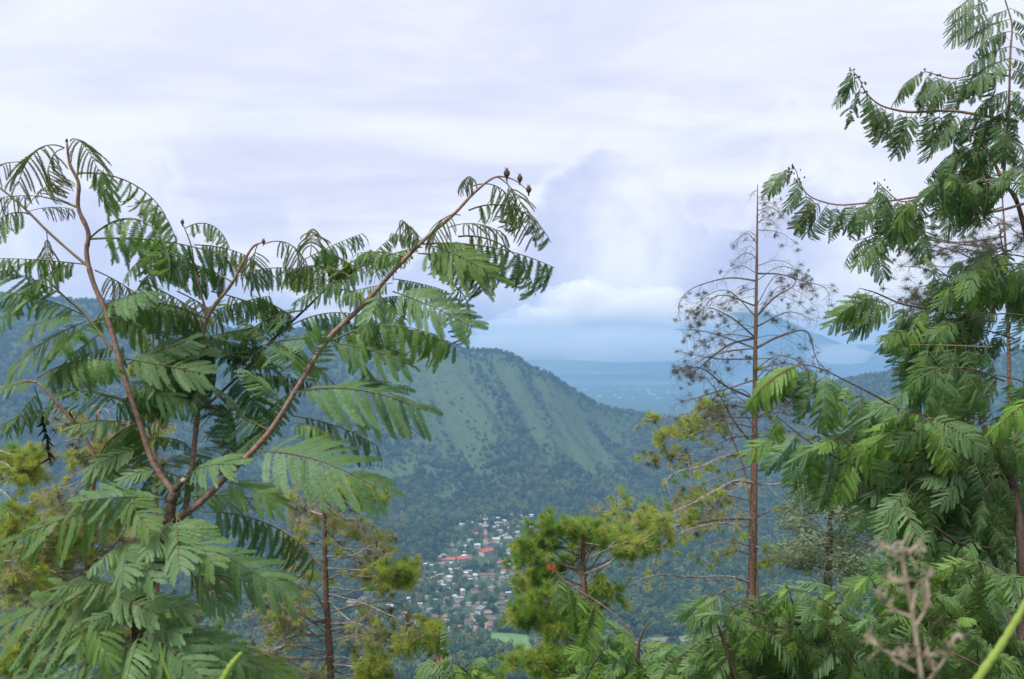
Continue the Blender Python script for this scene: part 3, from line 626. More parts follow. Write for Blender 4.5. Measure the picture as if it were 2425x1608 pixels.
# ------------------------------------------------------------------ the feathery shrub at the left
def left_shrub():
    rr = random.Random(5); d0 = 2.3; gx = px(335, 1600, d0)[0]; base = np.array((gx, d0, hz(gx, d0)-.05))
    e = empty('feathery_shrub', base, 'tall reddish stemmed shrub with big feathery leaves filling the left side', 'shrub')
    pr = d0/F
    def P(x, y, dd=0.0): return px(x, y, d0+dd)
    def S(pts, w, m='stem', name='branch'): return stem(e, base, [P(*p) for p in pts], [v*pr/2*.76 for v in w], M[m], name, 8)
    tr = [base] + [P(*p) for p in [(336, 1640), (334, 1560), (330, 1470), (345, 1395), (378, 1325), (400, 1250), (404, 1200), (412, 1165)]]
    stem(e, base, tr, [v*pr/2 for v in (44, 36, 34, 33, 34, 32, 28, 24, 24)], M['stemdark'], 'trunk', 10)
    S([(405, 1172), (418, 1155), (434, 1138)], (20, 20, 17), 'stemdark', 'cut_stub'); S([(433, 1139, -.004), (437, 1134, -.006)], (16, 13), 'cut', 'cut_end')
    S([(412, 1168), (370, 1110), (330, 1000), (290, 880), (255, 750), (215, 650), (205, 590), (210, 560), (185, 490), (185, 430), (166, 390), (158, 336)], (20, 17, 16, 16, 16, 15, 14, 14, 12, 11, 9, 6))
    S([(205, 628), (160, 590), (110, 545), (60, 495), (0, 445), (-60, 400)], (9, 8, 8, 7, 6, 5), 'stemyoung')
    S([(186, 492), (150, 478), (110, 468)], (8, 6, 5), 'stemyoung', 'leaf_stalk')
    S([(265, 830), (230, 780), (190, 735), (150, 700), (100, 650)], (9, 8, 7, 6, 5), 'stemyoung')
    S([(240, 1110, .06), (190, 1020, .08), (140, 960, .08), (85, 905, .08), (0, 918, .1), (-80, 930, .1)], (11, 11, 11, 9, 6, 5))
    S([(172, 990, .08), (165, 975, .07), (185, 960, .07)], (6, 5, 4), 'stemdark', 'thorn_stub')
    S([(440, 1200, .1), (455, 1100, .12), (468, 980, .12), (472, 940, .1), (465, 895, .1), (478, 800, .1), (495, 745, .1), (550, 670, .1), (585, 605, .1), (605, 580, .1), (622, 574, .1)], (17, 16, 16, 17, 15, 14, 13, 11, 9, 7, 4))
    S([(495, 765, .1), (475, 690, .1), (462, 640, .12), (452, 580, .12), (432, 528, .12)], (8, 7, 6, 5, 3))
    S([(478, 962, .1), (500, 962, .06), (522, 968, .04)], (14, 13, 9), 'stemdark', 'cut_stub')
    S([(490, 960, .12), (560, 895, .2), (640, 810, .25), (720, 735, .25), (800, 662, .25), (870, 625, .25), (930, 600, .25)], (9, 9, 9, 8, 8, 6, 5), 'stemdark')
    S([(420, 1230, .05), (480, 1185, .02), (535, 1130), (640, 1020), (700, 925), (780, 800), (860, 722), (920, 655), (1000, 572), (1080, 502), (1130, 450), (1180, 418), (1215, 425), (1250, 450)], (22, 20, 18, 17, 16, 16, 14, 13, 12, 10, 8, 6, 4, 3))
    S([(470, 880, .1), (430, 880, .1), (380, 862, .1)], (7, 6, 5), 'stem', 'leaf_stalk')
    S([(830, 770), (812, 745, .03), (800, 715, .05)], (6, 5, 4), 'stem', 'leaf_stalk')
    # leaves: base x, y, tip x, y, facing, arch, kind, depth offset
    LV = [(152, 350, 42, 440, .1, 1.5, 'v', 0), (166, 334, 236, 410, .05, 1.5, 'v', 0), (150, 352, 128, 470, .1, 1.5, 'v', 0), (60, 385, -60, 430, .2, .95, 'v', 0),
     (186, 410, 405, 545, .35, 1.5, 'y', 0), (214, 563, 402, 655, .3, 2.1, 'y', -.02), (213, 566, 565, 620, .45, .5, 'b', 0), (320, 480, 420, 600, .2, 1.5, 'y', .02), (245, 402, 262, 500, .4, .95, 'y', .03),
     (112, 468, -40, 480, .2, .5, 'v', 0), (70, 500, 172, 495, .3, .5, 'v', 0), (72, 508, -50, 600, .5, 1.5, 'y', 0), (110, 545, 116, 640, .3, .5, 'v', .05), (60, 495, 150, 420, -.2, .5, 'v', .05),
     (200, 626, -20, 612, .25, .15, 'm', 0), (175, 622, 60, 690, .6, .5, 'm', -.03), (130, 612, 20, 640, .5, .5, 'm', .05), (250, 722, 350, 690, .5, .15, 'm', .06), (225, 640, 330, 700, .2, .15, 'v', .3),
     (252, 724, 485, 765, .2, .5, 'b', 0), (195, 745, -20, 690, .4, .5, 'm', 0), (150, 700, -10, 640, .5, .5, 'm', .05), (110, 655, 20, 740, .6, .5, 'm', .04), (205, 760, 20, 880, .55, .5, 'm', -.05),
     (200, 750, 60, 790, .7, .95, 'y', -.02), (240, 790, 120, 900, .7, .5, 'm', .05), (300, 850, 480, 885, .85, .15, 'm', .05), (290, 868, 452, 805, .6, .15, 'm', .08), (300, 900, 430, 960, .8, .5, 'm', .1),
     (400, 570, 300, 650, .6, .5, 'y', .06), (395, 580, 345, 680, .7, .5, 'b', .08), (440, 540, 545, 590, .35, 1.5, 'y', .1), (460, 580, 610, 620, .3, .5, 'y', .12), (455, 600, 350, 640, .4, .5, 'b', .14),
     (625, 578, 730, 640, .1, 1.5, 'v', .1), (610, 580, 600, 680, .1, .95, 'v', .1), (560, 655, 720, 640, .3, .5, 'b', .1), (550, 668, 380, 620, .4, .5, 'b', .12), (490, 755, 250, 720, .2, .5, 'b', .1),
     (495, 740, 640, 700, .2, .15, 'b', .1), (480, 795, 395, 880, .5, .5, 'm', .1), (472, 870, 330, 930, .6, .5, 'm', .1), (482, 800, 630, 775, .5, .15, 'm', .12), (480, 830, 560, 850, .5, .15, 'b', .13),
     (330, 665, 470, 740, .12, .15, 'v', .4), (420, 690, 520, 750, .12, .15, 'v', .4), (500, 690, 640, 735, .1, .15, 'v', .4), (550, 850, 430, 780, .5, .5, 'm', .2), (470, 905, 565, 965, -.4, .5, 'b', .1), (470, 905, 365, 965, -.4, .5, 'b', .1),
     (475, 912, 450, 980, -.3, .5, 'b', .12), (472, 900, 400, 905, -.4, .15, 'b', .12), (592, 862, 600, 770, -.5, .15, 'm', .22), (645, 805, 730, 865, .5, .5, 'b', .25), (640, 810, 560, 740, .4, .15, 'm', .25), (560, 895, 620, 985, -.3, .5, 'b', .2),
     (1180, 420, 1262, 570, .05, 1.5, 'v', 0), (1122, 440, 1222, 545, .2, 2.1, 'v', 0), (1200, 425, 1225, 540, .05, .95, 'v', .03), (1130, 445, 1095, 440, .1, 1.5, 'v', 0), (1110, 498, 1305, 575, .3, 1.5, 'y', 0), (1085, 560, 1268, 700, .3, 1.5, 'y', -.02),
     (1000, 578, 1315, 635, .2, .5, 'b', .03), (1090, 510, 1020, 590, .1, 1.5, 'v', .05), (1060, 540, 1200, 560, .2, .95, 'v', .04), (1005, 572, 925, 552, .25, .15, 'b', .03), (1000, 568, 950, 520, .1, .15, 'v', .03), (965, 612, 845, 600, .35, .5, 'b', .03),
     (1000, 585, 870, 640, .5, .5, 'b', .05), (1015, 580, 1150, 640, .8, .5, 'y', -.02), (990, 600, 1180, 665, .6, .5, 'y', .02), (1000, 600, 1145, 690, .3, .95, 'b', .04), (930, 660, 1060, 690, .3, .15, 'b', .03), (930, 690, 1118, 775, .8, .5, 'm', -.04),
     (905, 690, 868, 778, .8, .15, 'm', -.03), (900, 700, 950, 780, .7, .15, 'm', -.02), (1040, 660, 1110, 800, .2, 1.5, 'v', .02), (930, 670, 800, 700, .3, .15, 'b', .08), (790, 805, 1065, 815, .35, .95, 'b', -.02), (785, 812, 960, 860, .6, .5, 'm', -.05), (930, 790, 1080, 825, .3, .95, 'b', .1),
     (830, 655, 690, 640, .4, .5, 'b', .25), (820, 660, 700, 715, .5, .5, 'b', .25), (850, 640, 760, 590, .3, .15, 'b', .25), (720, 615, 860, 552, .2, .15, 'b', .25), (735, 605, 742, 540, .1, .15, 'v', .25), (790, 655, 880, 590, .25, .15, 'b', .25), (860, 640, 930, 560, .2, .5, 'b', .3),
     (870, 630, 780, 700, .6, .5, 'm', .2), (880, 650, 960, 600, .4, .15, 'b', .2), (800, 680, 880, 740, .5, .5, 'b', .22), (700, 755, 600, 700, .4, .15, 'b', .25), (690, 770, 905, 768, .15, .95, 'b', .2), (712, 912, 762, 792, -.95, .15, 'm', .05), (562, 1095, 545, 972, -.95, .15, 'm', .05),
     (700, 930, 995, 968, .62, .95, 'm', -.06), (695, 985, 895, 1058, .5, .5, 'b', .05), (608, 1070, 890, 1155, .70, .95, 'm', -.08), (690, 1000, 800, 1040, .4, .5, 'b', .08), (530, 1140, 660, 1190, .6, .5, 'm', 0), (640, 1020, 470, 965, .5, .5, 'm', .05), (670, 950, 580, 880, .6, .15, 'm', .06), (730, 870, 640, 830, .7, .15, 'm', .08),
     (400, 1185, 180, 1190, .85, .95, 'm', -.05), (350, 1175, 20, 1285, .6, .5, 'm', -.02), (285, 1160, 352, 1250, .9, .15, 'm', -.1), (420, 1225, 505, 1335, .9, .15, 'm', -.12), (412, 1228, 345, 1315, .9, .15, 'm', -.12), (418, 1225, 425, 1345, .9, .15, 'm', -.14), (305, 1278, 362, 1375, .9, .15, 'm', -.1),
     (300, 1280, 215, 1345, .85, .15, 'm', -.1), (302, 1280, 290, 1380, .9, .15, 'm', -.12), (475, 1212, 745, 1330, .35, .95, 'b', .02), (490, 1295, 690, 1410, .75, .5, 'm', -.04), (430, 1345, 520, 1372, .3, .15, 'v', 0), (450, 1355, 540, 1440, .6, .15, 'm', .05), (470, 1330, 620, 1400, .6, .5, 'm', .05),
     (330, 1375, -10, 1490, .55, .5, 'm', -.03), (335, 1385, 140, 1395, .6, .5, 'm', -.05), (250, 1400, 365, 1450, .7, .15, 'm', -.08), (330, 1445, 50, 1540, .6, .5, 'm', -.06), (210, 1440, 255, 1560, .85, .15, 'm', -.12), (230, 1440, 180, 1540, .8, .15, 'm', -.1), (355, 1480, 430, 1500, .8, .15, 'm', -.1),
     (335, 1475, 490, 1610, .8, .5, 'm', -.12), (420, 1480, 570, 1570, .7, .5, 'm', -.06), (332, 1525, 90, 1625, .6, .5, 'm', -.08), (338, 1560, 210, 1660, .8, .5, 'm', -.12), (340, 1560, 530, 1640, .7, .5, 'm', -.1), (430, 1500, 640, 1605, .5, .5, 'm', 0), (330, 1500, 300, 1610, .8, .15, 'm', -.15), (520, 1540, 700, 1620, .5, .5, 'm', .05),
     (360, 1500, 440, 1600, .8, .15, 'm', -.1), (150, 1560, 20, 1640, .6, .5, 'm', -.05), (430, 1180, 610, 1185, .5, .5, 'm', .03), (420, 1160, 325, 1095, .5, .5, 'm', .03), (430, 1160, 475, 1080, .4, .15, 'm', .05), (300, 1000, 175, 1010, .5, .5, 'm', .05), (290, 950, 130, 930, .5, .5, 'm', .06),
     (85, 905, -30, 935, .5, .5, 'm', .08), (88, 895, 275, 852, .3, .5, 'y', .05), (140, 960, -10, 1015, .6, .5, 'm', .08), (100, 925, 20, 1020, .6, .5, 'm', .08), (330, 1060, 200, 1120, .5, .5, 'm', .05), (340, 1040, 440, 1050, .5, .5, 'm', .06), (370, 1110, 280, 1140, .7, .5, 'm', 0), (450, 1120, 560, 1100, .5, .5, 'm', .06),
     (640, 1010, 560, 1080, .6, .15, 'm', .1), (350, 1420, 450, 1450, .7, .5, 'm', -.06), (320, 1440, 220, 1470, .6, .15, 'm', -.08), (60, 720, -40, 790, .6, .5, 'm', .1), (280, 820, 180, 850, .6, .5, 'm', .1), (390, 1290, 470, 1300, .6, .5, 'm', .05)]
    mk = {'m': 'leaf', 'b': 'leaf_b', 'y': 'leaf_g', 'v': 'leaf_v'}
    for (a, b_, c, d, fc, kp, kd, dz) in LV:
        j = rr.uniform(-.03, .03); A = P(a, b_, dz*.6); B = P(c, d, dz + j + (-.08 if fc > .5 else rr.choice((-.12, .12))))
        key = 'slim' if kd == 'v' else ('comb' if kp >= 1.5 else 'hang' if fc <= .46 and fc > 0 else 'near')
        nh = nvec(fc*({'hang': .45, 'comb': .15}.get(key, 1)), rr, .18)
        place_leaf(e, base, A, B, nh, key, 'leaf_g' if kd in 'mb' and rr.random() < .2 else mk[kd], kp, rr)
    for k in range(34):
        a, b_ = rr.choice([(495, 745), (478, 800), (470, 900), (560, 895), (640, 810), (290, 880), (330, 1000), (700, 925), (780, 800), (860, 722), (720, 735), (255, 750), (370, 1110), (640, 1020)])
        t = rr.uniform(0, 6.283); ln = rr.uniform(150, 225); dz = rr.uniform(.1, .38)
        place_leaf(e, base, P(a, b_, dz*.5), P(a+math.cos(t)*ln, b_+math.sin(t)*ln*.55+30, dz), nvec(rr.uniform(.25, .75), rr, .2), rr.choice(('near', 'hang')), rr.choice(('leaf', 'leaf', 'leaf_g', 'leaf_b')), rr.uniform(.3, 1.0), rr)
    # buds on the shoot tips, a blackened hanging leaf
    for (a, b_, s) in ((1200, 412, 16), (1231, 424, 14), (1252, 450, 14), (158, 334, 7), (624, 573, 9), (432, 527, 9)):
        bb = MB(); c0 = np.zeros(3); s_ = s*pr*.5
        bb.tube([(0, 0, -s_*2), (0, 0, -s_), (0, 0, -s_*.3), (0, 0, s_*.5), (0, 0, s_*1.2), (0, 0, s_*1.6)], [s_*.25, s_*.35, s_*.9, s_, s_*.55, s_*.1], 7)
        for q in range(6):
            an = q*1.05; bb.tube([(0, 0, s_*.8), (math.cos(an)*s_*.7, math.sin(an)*s_*.7, s_*2.0)], [s_*.14, s_*.03], 3)
        link('flower_bud', bb.mesh('flower_bud', M['bud']), e, P(a, b_)-base)
    bb = MB(); q = np.random.default_rng(3); C = catmull([P(82, 915, .06), P(95, 960, .05), P(104, 1000, .05), P(118, 1085, .05)], 6); bb.tube(C, np.linspace(.0016, .001, len(C)), 4)
    for k in range(70):
        t = .45+.55*q.random(); c = C[min(len(C)-1, int(t*len(C)))]; dv = np.array((q.normal(0, .010), q.normal(0, .010), -.012-.012*q.random())); wv = np.cross(dv, q.normal(size=3)); wv *= .0035/np.linalg.norm(wv)
        bb.add([c-wv, c+wv, c+dv+wv*.4, c+dv-wv*.4], [(0, 1, 2, 3)])
    o = link('withered_leaf', bb.mesh('withered_leaf', M['black']), e, -base); o['label'] = 'blackened dry leaf hanging from the lower branch'
left_shrub()

# ------------------------------------------------------------------ feathery trees at the right
def along(C, n): 
    L_ = np.concatenate(([0], np.cumsum(np.linalg.norm(np.diff(C, axis=0), axis=1)))); t = np.linspace(0, L_[-1], n); return np.stack([np.interp(t, L_, C[:, i]) for i in range(3)], -1)
ALLF = []
class Feathery:
    def __init__(s, name, label, cat, basepx, d, seed, group=None):
        gx = px(basepx, 800, d)[0]; s.base = np.array((gx, d, hz(gx, d)-.1)); s.d = d; s.e = empty(name, s.base, label, cat, group); s.r = random.Random(seed); s.count = 0; s.extra = []; ALLF.append(s)
    def branch(s, pts, w, m='stemdark', name='branch', k=6):
        P = [px(p[0], p[1], s.d+(p[2] if len(p) > 2 else 0)) for p in pts]; return stem(s.e, s.base, P, [v*s.d/F/2*.78 for v in w], M[m], name, k)
    def leaf(s, A, B, face, kap, mk, key='mid'):
        if face < .45: key = 'midhang'
        mk = 'leaf_v' if (s.count*37) % 29 == 5 else mk; s.count += 1; place_leaf(s.e, s.base, A, B, nvec(face, s.r, .35), key, mk, kap, s.r, overflow=s.extra if s.count > 300 else None)
    def fringe(s, C, n, lpx, mks, ang=(60, 130), face=(.2, .9), t0=.08, kap=(.15, .95), depth=.35):
        """leaves hanging off a branch; angles in the picture plane measured from +x downwards"""
        pts = along(C, n+2); r = s.r
        for i, A in enumerate(pts):
            t = i/(n+1)
            if t < t0: continue
            dd = A[1]; a = math.radians(r.uniform(*ang)); ln = r.uniform(*lpx)*dd/F*(1-.25*(t > .93))
            B = A + np.array((math.cos(a)*ln, r.uniform(-depth, depth)*ln, -math.sin(a)*ln))
            s.leaf(A, B, r.uniform(*face), r.choice(KAP[:4]) if kap is None else r.uniform(*kap), r.choice(mks))
    def twigs(s, n, region, org, lpx, mks, nl, dep, spread=38, tw=(120, 260), ang=(40, 150), face=(.2, .95), m='stemdark', back=.7):
        """twigs reaching outwards from an anchor with leaves along them; region = list of (cx, cy, rx, ry)"""
        r = s.r
        for k in range(n):
            cx, cy_, rx, ry = r.choices(region, weights=[q[2]*q[3] for q in region])[0]
            while True:
                a, b_ = r.uniform(-1, 1), r.uniform(-1, 1)
                if a*a+b_*b_ < 1: break
            ex, ey = cx+a*rx, cy_+b_*ry; dd = r.uniform(*dep); th = math.atan2(ey-org[1], ex-org[0])+math.radians(r.gauss(0, spread)); ln = r.uniform(*tw)
            sx, sy = ex-math.cos(th)*ln, ey-math.sin(th)*ln; d2 = dd+r.uniform(.1, back)
            P = [px(sx, sy, s.d+d2), px((sx+ex)/2, (sy+ey)/2-ln*.08, s.d+(dd+d2)/2), px(ex, ey, s.d+dd)]
            C = stem(s.e, s.base, P, [4.5*s.d/F/2, 3.5*s.d/F/2, 1.8*s.d/F/2], M[m], 'branch', 4, 4)
            mm = mks if isinstance(mks, list) else mks(ex, ey)
            s.fringe(C, nl, lpx, mm, ang, face, .05)
            # leaves continuing past the tip
            A = C[-1]; t = (C[-1]-C[-2]); t /= np.linalg.norm(t)
            for q in (-1, 1):
                ln2 = r.uniform(*lpx)*.8*A[1]/F; B = A+t*ln2*.8+np.array((r.gauss(0, .2), r.gauss(0, .2), -.35-.2*q))*ln2; s.leaf(A, B, r.uniform(.3, .9), .5, r.choice(mm))
def tips(ft, C, n=10):
    """curled flowering tip with tiny buds"""
    b = MB(); sd = ft.d/F*5; P = along(C[-14:], n)
    for i, p in enumerate(P):
        for k in range(2):
            c = p+np.array((ft.r.gauss(0, sd), ft.r.gauss(0, sd), ft.r.gauss(0, sd))); s = sd*ft.r.uniform(.4, .7)
            b.tube([c-(0, 0, s), c-(0, 0, s*.4), c+(0, 0, s*.4), c+(0, 0, s)], [s*.3, s*.8, s*.8, s*.2], 5)
    link('flower_bud_cluster', b.mesh('flower_bud_cluster', M['bud'], off=ft.base), ft.e)
def right_tree():
    ft = Feathery('feathery_tree', 'tall backlit dark feathery leaved tree with layered drooping branches at the right edge', 'tree', 2440, 6.6, 11)
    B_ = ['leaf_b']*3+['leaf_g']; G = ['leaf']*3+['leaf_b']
    tb = ft.base
    stem(ft.e, tb, [tb, px(2450, 1600, 6.6), px(2405, 1440, 6.6), px(2350, 1320, 6.6), (px(2322, 1262, 6.6))], [.055, .05, .045, .035, .028], M['stemdark'], 'trunk', 8)
    ft.branch([(2440, 1560, .3), (2432, 1300, .35), (2425, 1100, .3), (2435, 800, .3), (2430, 560, .3), (2405, 470, .2), (2372, 425), (2350, 375), (2310, 325), (2280, 300)], (24, 22, 20, 18, 15, 13, 10, 8, 6, 4), 'bark', 'limb')
    lead = ft.branch([(2372, 470, .1), (2380, 380, .05), (2389, 250), (2393, 120), (2396, 55), (2385, 15), (2370, -30)], (9, 8, 7, 6, 5, 4, 3), 'stem')
    # big leaves standing off the leader, to the left and to the right
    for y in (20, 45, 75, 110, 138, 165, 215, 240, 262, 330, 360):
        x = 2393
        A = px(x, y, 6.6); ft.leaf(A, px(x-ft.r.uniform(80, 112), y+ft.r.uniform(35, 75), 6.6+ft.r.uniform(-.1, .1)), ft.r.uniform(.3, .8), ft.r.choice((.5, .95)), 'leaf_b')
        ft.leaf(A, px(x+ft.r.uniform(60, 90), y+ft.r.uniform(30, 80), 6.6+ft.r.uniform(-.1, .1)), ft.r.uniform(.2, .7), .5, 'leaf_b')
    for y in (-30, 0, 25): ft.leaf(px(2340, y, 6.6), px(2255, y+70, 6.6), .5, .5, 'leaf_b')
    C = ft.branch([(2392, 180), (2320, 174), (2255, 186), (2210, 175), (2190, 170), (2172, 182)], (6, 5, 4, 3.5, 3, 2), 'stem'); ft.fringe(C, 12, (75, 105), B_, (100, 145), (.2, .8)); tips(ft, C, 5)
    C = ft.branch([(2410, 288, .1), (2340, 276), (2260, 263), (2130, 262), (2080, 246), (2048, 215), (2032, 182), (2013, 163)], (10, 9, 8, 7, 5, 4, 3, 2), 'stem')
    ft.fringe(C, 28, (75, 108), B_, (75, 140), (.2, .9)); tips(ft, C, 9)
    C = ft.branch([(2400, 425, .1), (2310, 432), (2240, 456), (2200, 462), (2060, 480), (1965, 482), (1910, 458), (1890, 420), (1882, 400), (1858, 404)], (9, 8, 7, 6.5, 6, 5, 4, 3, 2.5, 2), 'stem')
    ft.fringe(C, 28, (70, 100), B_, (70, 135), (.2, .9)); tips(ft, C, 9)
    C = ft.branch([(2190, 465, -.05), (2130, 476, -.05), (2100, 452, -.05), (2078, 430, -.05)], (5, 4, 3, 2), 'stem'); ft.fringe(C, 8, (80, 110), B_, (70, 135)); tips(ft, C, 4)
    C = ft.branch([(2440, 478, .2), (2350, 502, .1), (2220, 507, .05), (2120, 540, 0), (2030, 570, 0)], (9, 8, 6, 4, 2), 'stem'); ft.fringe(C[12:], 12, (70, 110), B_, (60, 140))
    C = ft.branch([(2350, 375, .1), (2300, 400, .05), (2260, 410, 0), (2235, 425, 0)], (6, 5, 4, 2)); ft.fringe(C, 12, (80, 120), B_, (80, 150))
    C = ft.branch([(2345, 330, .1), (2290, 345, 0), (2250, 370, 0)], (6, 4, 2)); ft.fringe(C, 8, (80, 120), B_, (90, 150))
    ft.twigs(6, [(2320, 400, 80, 100), (2400, 350, 30, 120)], (2430, 420), (70, 100), B_, 4, (-.2, .3), 40, (60, 120))
    ft.twigs(9, [(2300, 660, 110, 60), (2400, 690, 40, 70)], (2440, 640), (80, 115), ['leaf_b', 'leaf_b', 'leaf', 'leaf_y'], 6, (-.2, .5), 30, (100, 200), (70, 150))
    C = ft.branch([(2330, 760, .1), (2230, 735, .05), (2130, 718), (2070, 692), (2035, 682)], (8, 7, 6, 4, 2)); ft.fringe(C, 22, (85, 130), B_+['leaf_y'], (80, 155), (.3, .9))
    ft.twigs(7, [(2080, 790, 80, 50), (2200, 800, 100, 50)], (2440, 740), (80, 120), B_, 7, (-.2, .4), 22, (120, 220), (80, 155))
    C = ft.branch([(2350, 822, -.3), (2260, 818, -.3), (2155, 816, -.3)], (3.5, 3, 2), 'stemyoung'); ft.fringe(C, 8, (90, 130), G, (75, 115), (.6, 1))
    A = px(2195, 832, 6.2); ft.leaf(A, px(2168, 925, 6.15), .9, .15, 'leaf_y')
    print('right tree leaves', ft.count)
    f2 = Feathery('feathery_tree', 'broad feathery tree with fresh green drooping branches below the tall one at right', 'tree', 2420, 5.8, 12)
    tb = f2.base; stem(f2.e, tb, [tb, px(2425, 1640, 5.8), px(2420, 1450, 5.9), px(2418, 1300, 5.9), px(2400, 1150, 6.0), px(2330, 1010, 6.0)], [.04, .037, .034, .03, .024, .018], M['stemdark'], 'trunk', 8)
    Y = ['leaf_y', 'leaf', 'leaf']
    C = f2.branch([(2300, 1040, .2), (2150, 980, .1), (2060, 930), (2000, 900), (1940, 872), (1890, 864), (1870, 872)], (8, 7, 6, 5, 4, 3, 2)); f2.fringe(C, 22, (110, 150), Y, (75, 125), (.5, 1), .15)
    for q in range(5): f2.leaf(C[-4-q], C[-4-q]+np.array((-.22-.04*q, -.05, -.16-.03*q)), .5, .95, 'leaf_y')
    C = f2.branch([(2060, 1120, .1), (1960, 1072), (1900, 1035), (1860, 1002), (1838, 985)], (6, 5, 4, 3, 2)); f2.fringe(C, 16, (85, 125), ['leaf_y', 'leaf_y', 'leaf'], (80, 150), (.5, 1), .1)
    C = f2.branch([(2225, 1200, -.1), (2214, 1110, -.15), (2215, 1050, -.15), (2205, 1000, -.15), (2190, 980, -.15)], (9, 8, 7, 5, 3))
    for (tx, ty, mk, fc) in ((2050, 1065, 'leaf_y', .7), (2085, 1010, 'leaf_y', .4), (2250, 1110, 'leaf_y', .8), (2235, 1090, 'leaf_y', .5), (2330, 1070, 'leaf', .8), (2290, 1100, 'leaf', .8), (2130, 1075, 'leaf_y', .8)):
        f2.leaf(C[-3], px(tx, ty, 5.5), fc, .95, mk)
    f2.leaf(px(2460, 935, 5.6), px(2350, 1020, 5.5), .3, .5, 'leaf_y')
    fn = lambda x, y: (['leaf', 'leaf_g', 'leaf', 'leaf_y'] if x < 2050 else ['leaf', 'leaf', 'leaf_g', 'leaf_b', 'leaf'])
    f2.twigs(34, [(2250, 940, 190, 90), (2200, 1080, 240, 120), (2330, 1180, 120, 120), (2080, 1180, 130, 70)], (2440, 1000), (95, 145), fn, 6, (-.3, .8), 30, (120, 240), (50, 140), (.4, 1))
    C = f2.branch([(2410, 1330, .1), (2350, 1300), (2270, 1285, -.1), (2190, 1235, -.15), (2150, 1225, -.15)], (12, 10, 8, 6, 4)); f2.fringe(C, 10, (90, 130), G, (60, 130), (.5, 1))
    print('second', f2.count)
    f3 = Feathery('feathery_shrub', 'dense feathery shrub spreading across the lower right corner', 'shrub', 2250, 5.2, 13)
    tb = f3.base; stem(f3.e, tb, [tb, px(2230, 1700, 5.3), px(2180, 1560, 5.4), px(2100, 1480, 5.4)], [.03, .026, .02, .01], M['stemdark'], 'trunk', 7)
    for pts in ([(2300, 1700, .2), (2330, 1560, .2), (2290, 1440, .2), (2310, 1360, .3)], [(2200, 1640, -.3), (2330, 1590, -.3), (2250, 1545, -.3), (2090, 1520, -.3)], [(2400, 1700, .1), (2380, 1560, .1), (2350, 1470, .2)]): f3.branch(pts, (12, 10, 7, 4))
    fn = lambda x, y: ['leaf', 'leaf_g', 'leaf_g', 'leaf_y', 'leaf'] if y < 1480 else ['leaf', 'leaf_g', 'leaf', 'leaf_y']
    f3.twigs(58, [(2030, 1470, 250, 110), (2250, 1420, 170, 110), (2300, 1560, 150, 70), (1850, 1540, 160, 80)], (2300, 1700), (70, 112), fn, 7, (-.4, .9), 35, (110, 220), (20, 160), (.4, 1))
    print('third', f3.count)
    f4 = Feathery('feathery_shrub', 'fresh green feathery shrub at the bottom right of centre below the bare pine', 'shrub', 1760, 4.8, 14)
    tb = f4.base; stem(f4.e, tb, [tb, px(1760, 1720, 4.8), px(1740, 1600, 4.8), px(1700, 1480, 4.8)], [.022, .02, .014, .008], M['stemdark'], 'trunk', 6)
    C = f4.branch([(1900, 1480, .1), (1800, 1450), (1740, 1425), (1690, 1405), (1660, 1420)], (6, 5, 4, 3, 2)); f4.fringe(C, 14, (90, 130), ['leaf_y', 'leaf', 'leaf_y'], (70, 150), (.5, 1))
    f4.twigs(36, [(1760, 1500, 150, 70), (1880, 1450, 120, 60), (1700, 1570, 160, 50)], (2000, 1620), (68, 108), ['leaf', 'leaf_g', 'leaf_y', 'leaf'], 7, (-.2, .7), 30, (110, 200), (30, 160), (.4, 1))
    f5 = Feathery('feathery_shrub', 'thin stemmed airy shrub in front of the green pine at bottom centre', 'shrub', 1510, 5.6, 15)
    tb = f5.base; stem(f5.e, tb, [tb, px(1508, 1700, 5.6), px(1510, 1580, 5.6), px(1525, 1490, 5.6), px(1545, 1468, 5.6)], [.02, .016, .012, .007, .004], M['stemdark'], 'trunk', 6)
    f5.branch([(1512, 1560), (1560, 1535), (1590, 1520)], (6, 4, 2)); f5.branch([(1490, 1620), (1500, 1560), (1460, 1530), (1430, 1510)], (6, 5, 4, 2))
    C = f5.branch([(1520, 1530), (1470, 1468), (1410, 1422), (1360, 1390), (1320, 1360), (1308, 1345)], (5, 4.5, 4, 3.5, 3, 2), 'stem'); f5.fringe(C[10:], 11, (85, 120), ['leaf_y', 'leaf_y', 'leaf'], (60, 120), (.6, 1))
    f5.leaf(C[-20], C[-20]+np.array((-.1, -.05, -.32)), .9, .15, 'leaf_y'); f5.leaf(C[-26], C[-26]+np.array((-.02, -.05, -.3)), .9, .15, 'leaf_y')
    f5.twigs(22, [(1480, 1560, 110, 60), (1600, 1540, 70, 70), (1420, 1590, 90, 40)], (1520, 1700), (70, 110), ['leaf', 'leaf', 'leaf_y'], 5, (-.3, .4), 45, (80, 150), (0, 170), (.3, 1))
    # burst of a red flower head
    def puff(ft, x, y, dd, s, n=60):
        b = MB(); q = np.random.default_rng(int(x))
        for k in range(n):
            d = q.normal(size=3); d[2] += .5; d /= np.linalg.norm(d); b.tube([(0, 0, 0), d*s*.6, d*s+np.array((0, 0, -.1*s))], [s*.045, s*.04, s*.02], 3)
        link('flower', b.mesh('flower', M['red']), ft.e, px(x, y, ft.d+dd)-ft.base)
    puff(f5, 1306, 1345, 0, .036)
    f6 = Feathery('feathery_shrub', 'small fresh green feathery shrub with a red flower at the bottom edge', 'shrub', 1080, 5.0, 16)
    tb = f6.base; stem(f6.e, tb, [tb, px(1075, 1720, 5), px(1070, 1620, 5), px(1090, 1560, 5)], [.014, .012, .009, .005], M['stemdark'], 'trunk', 6)
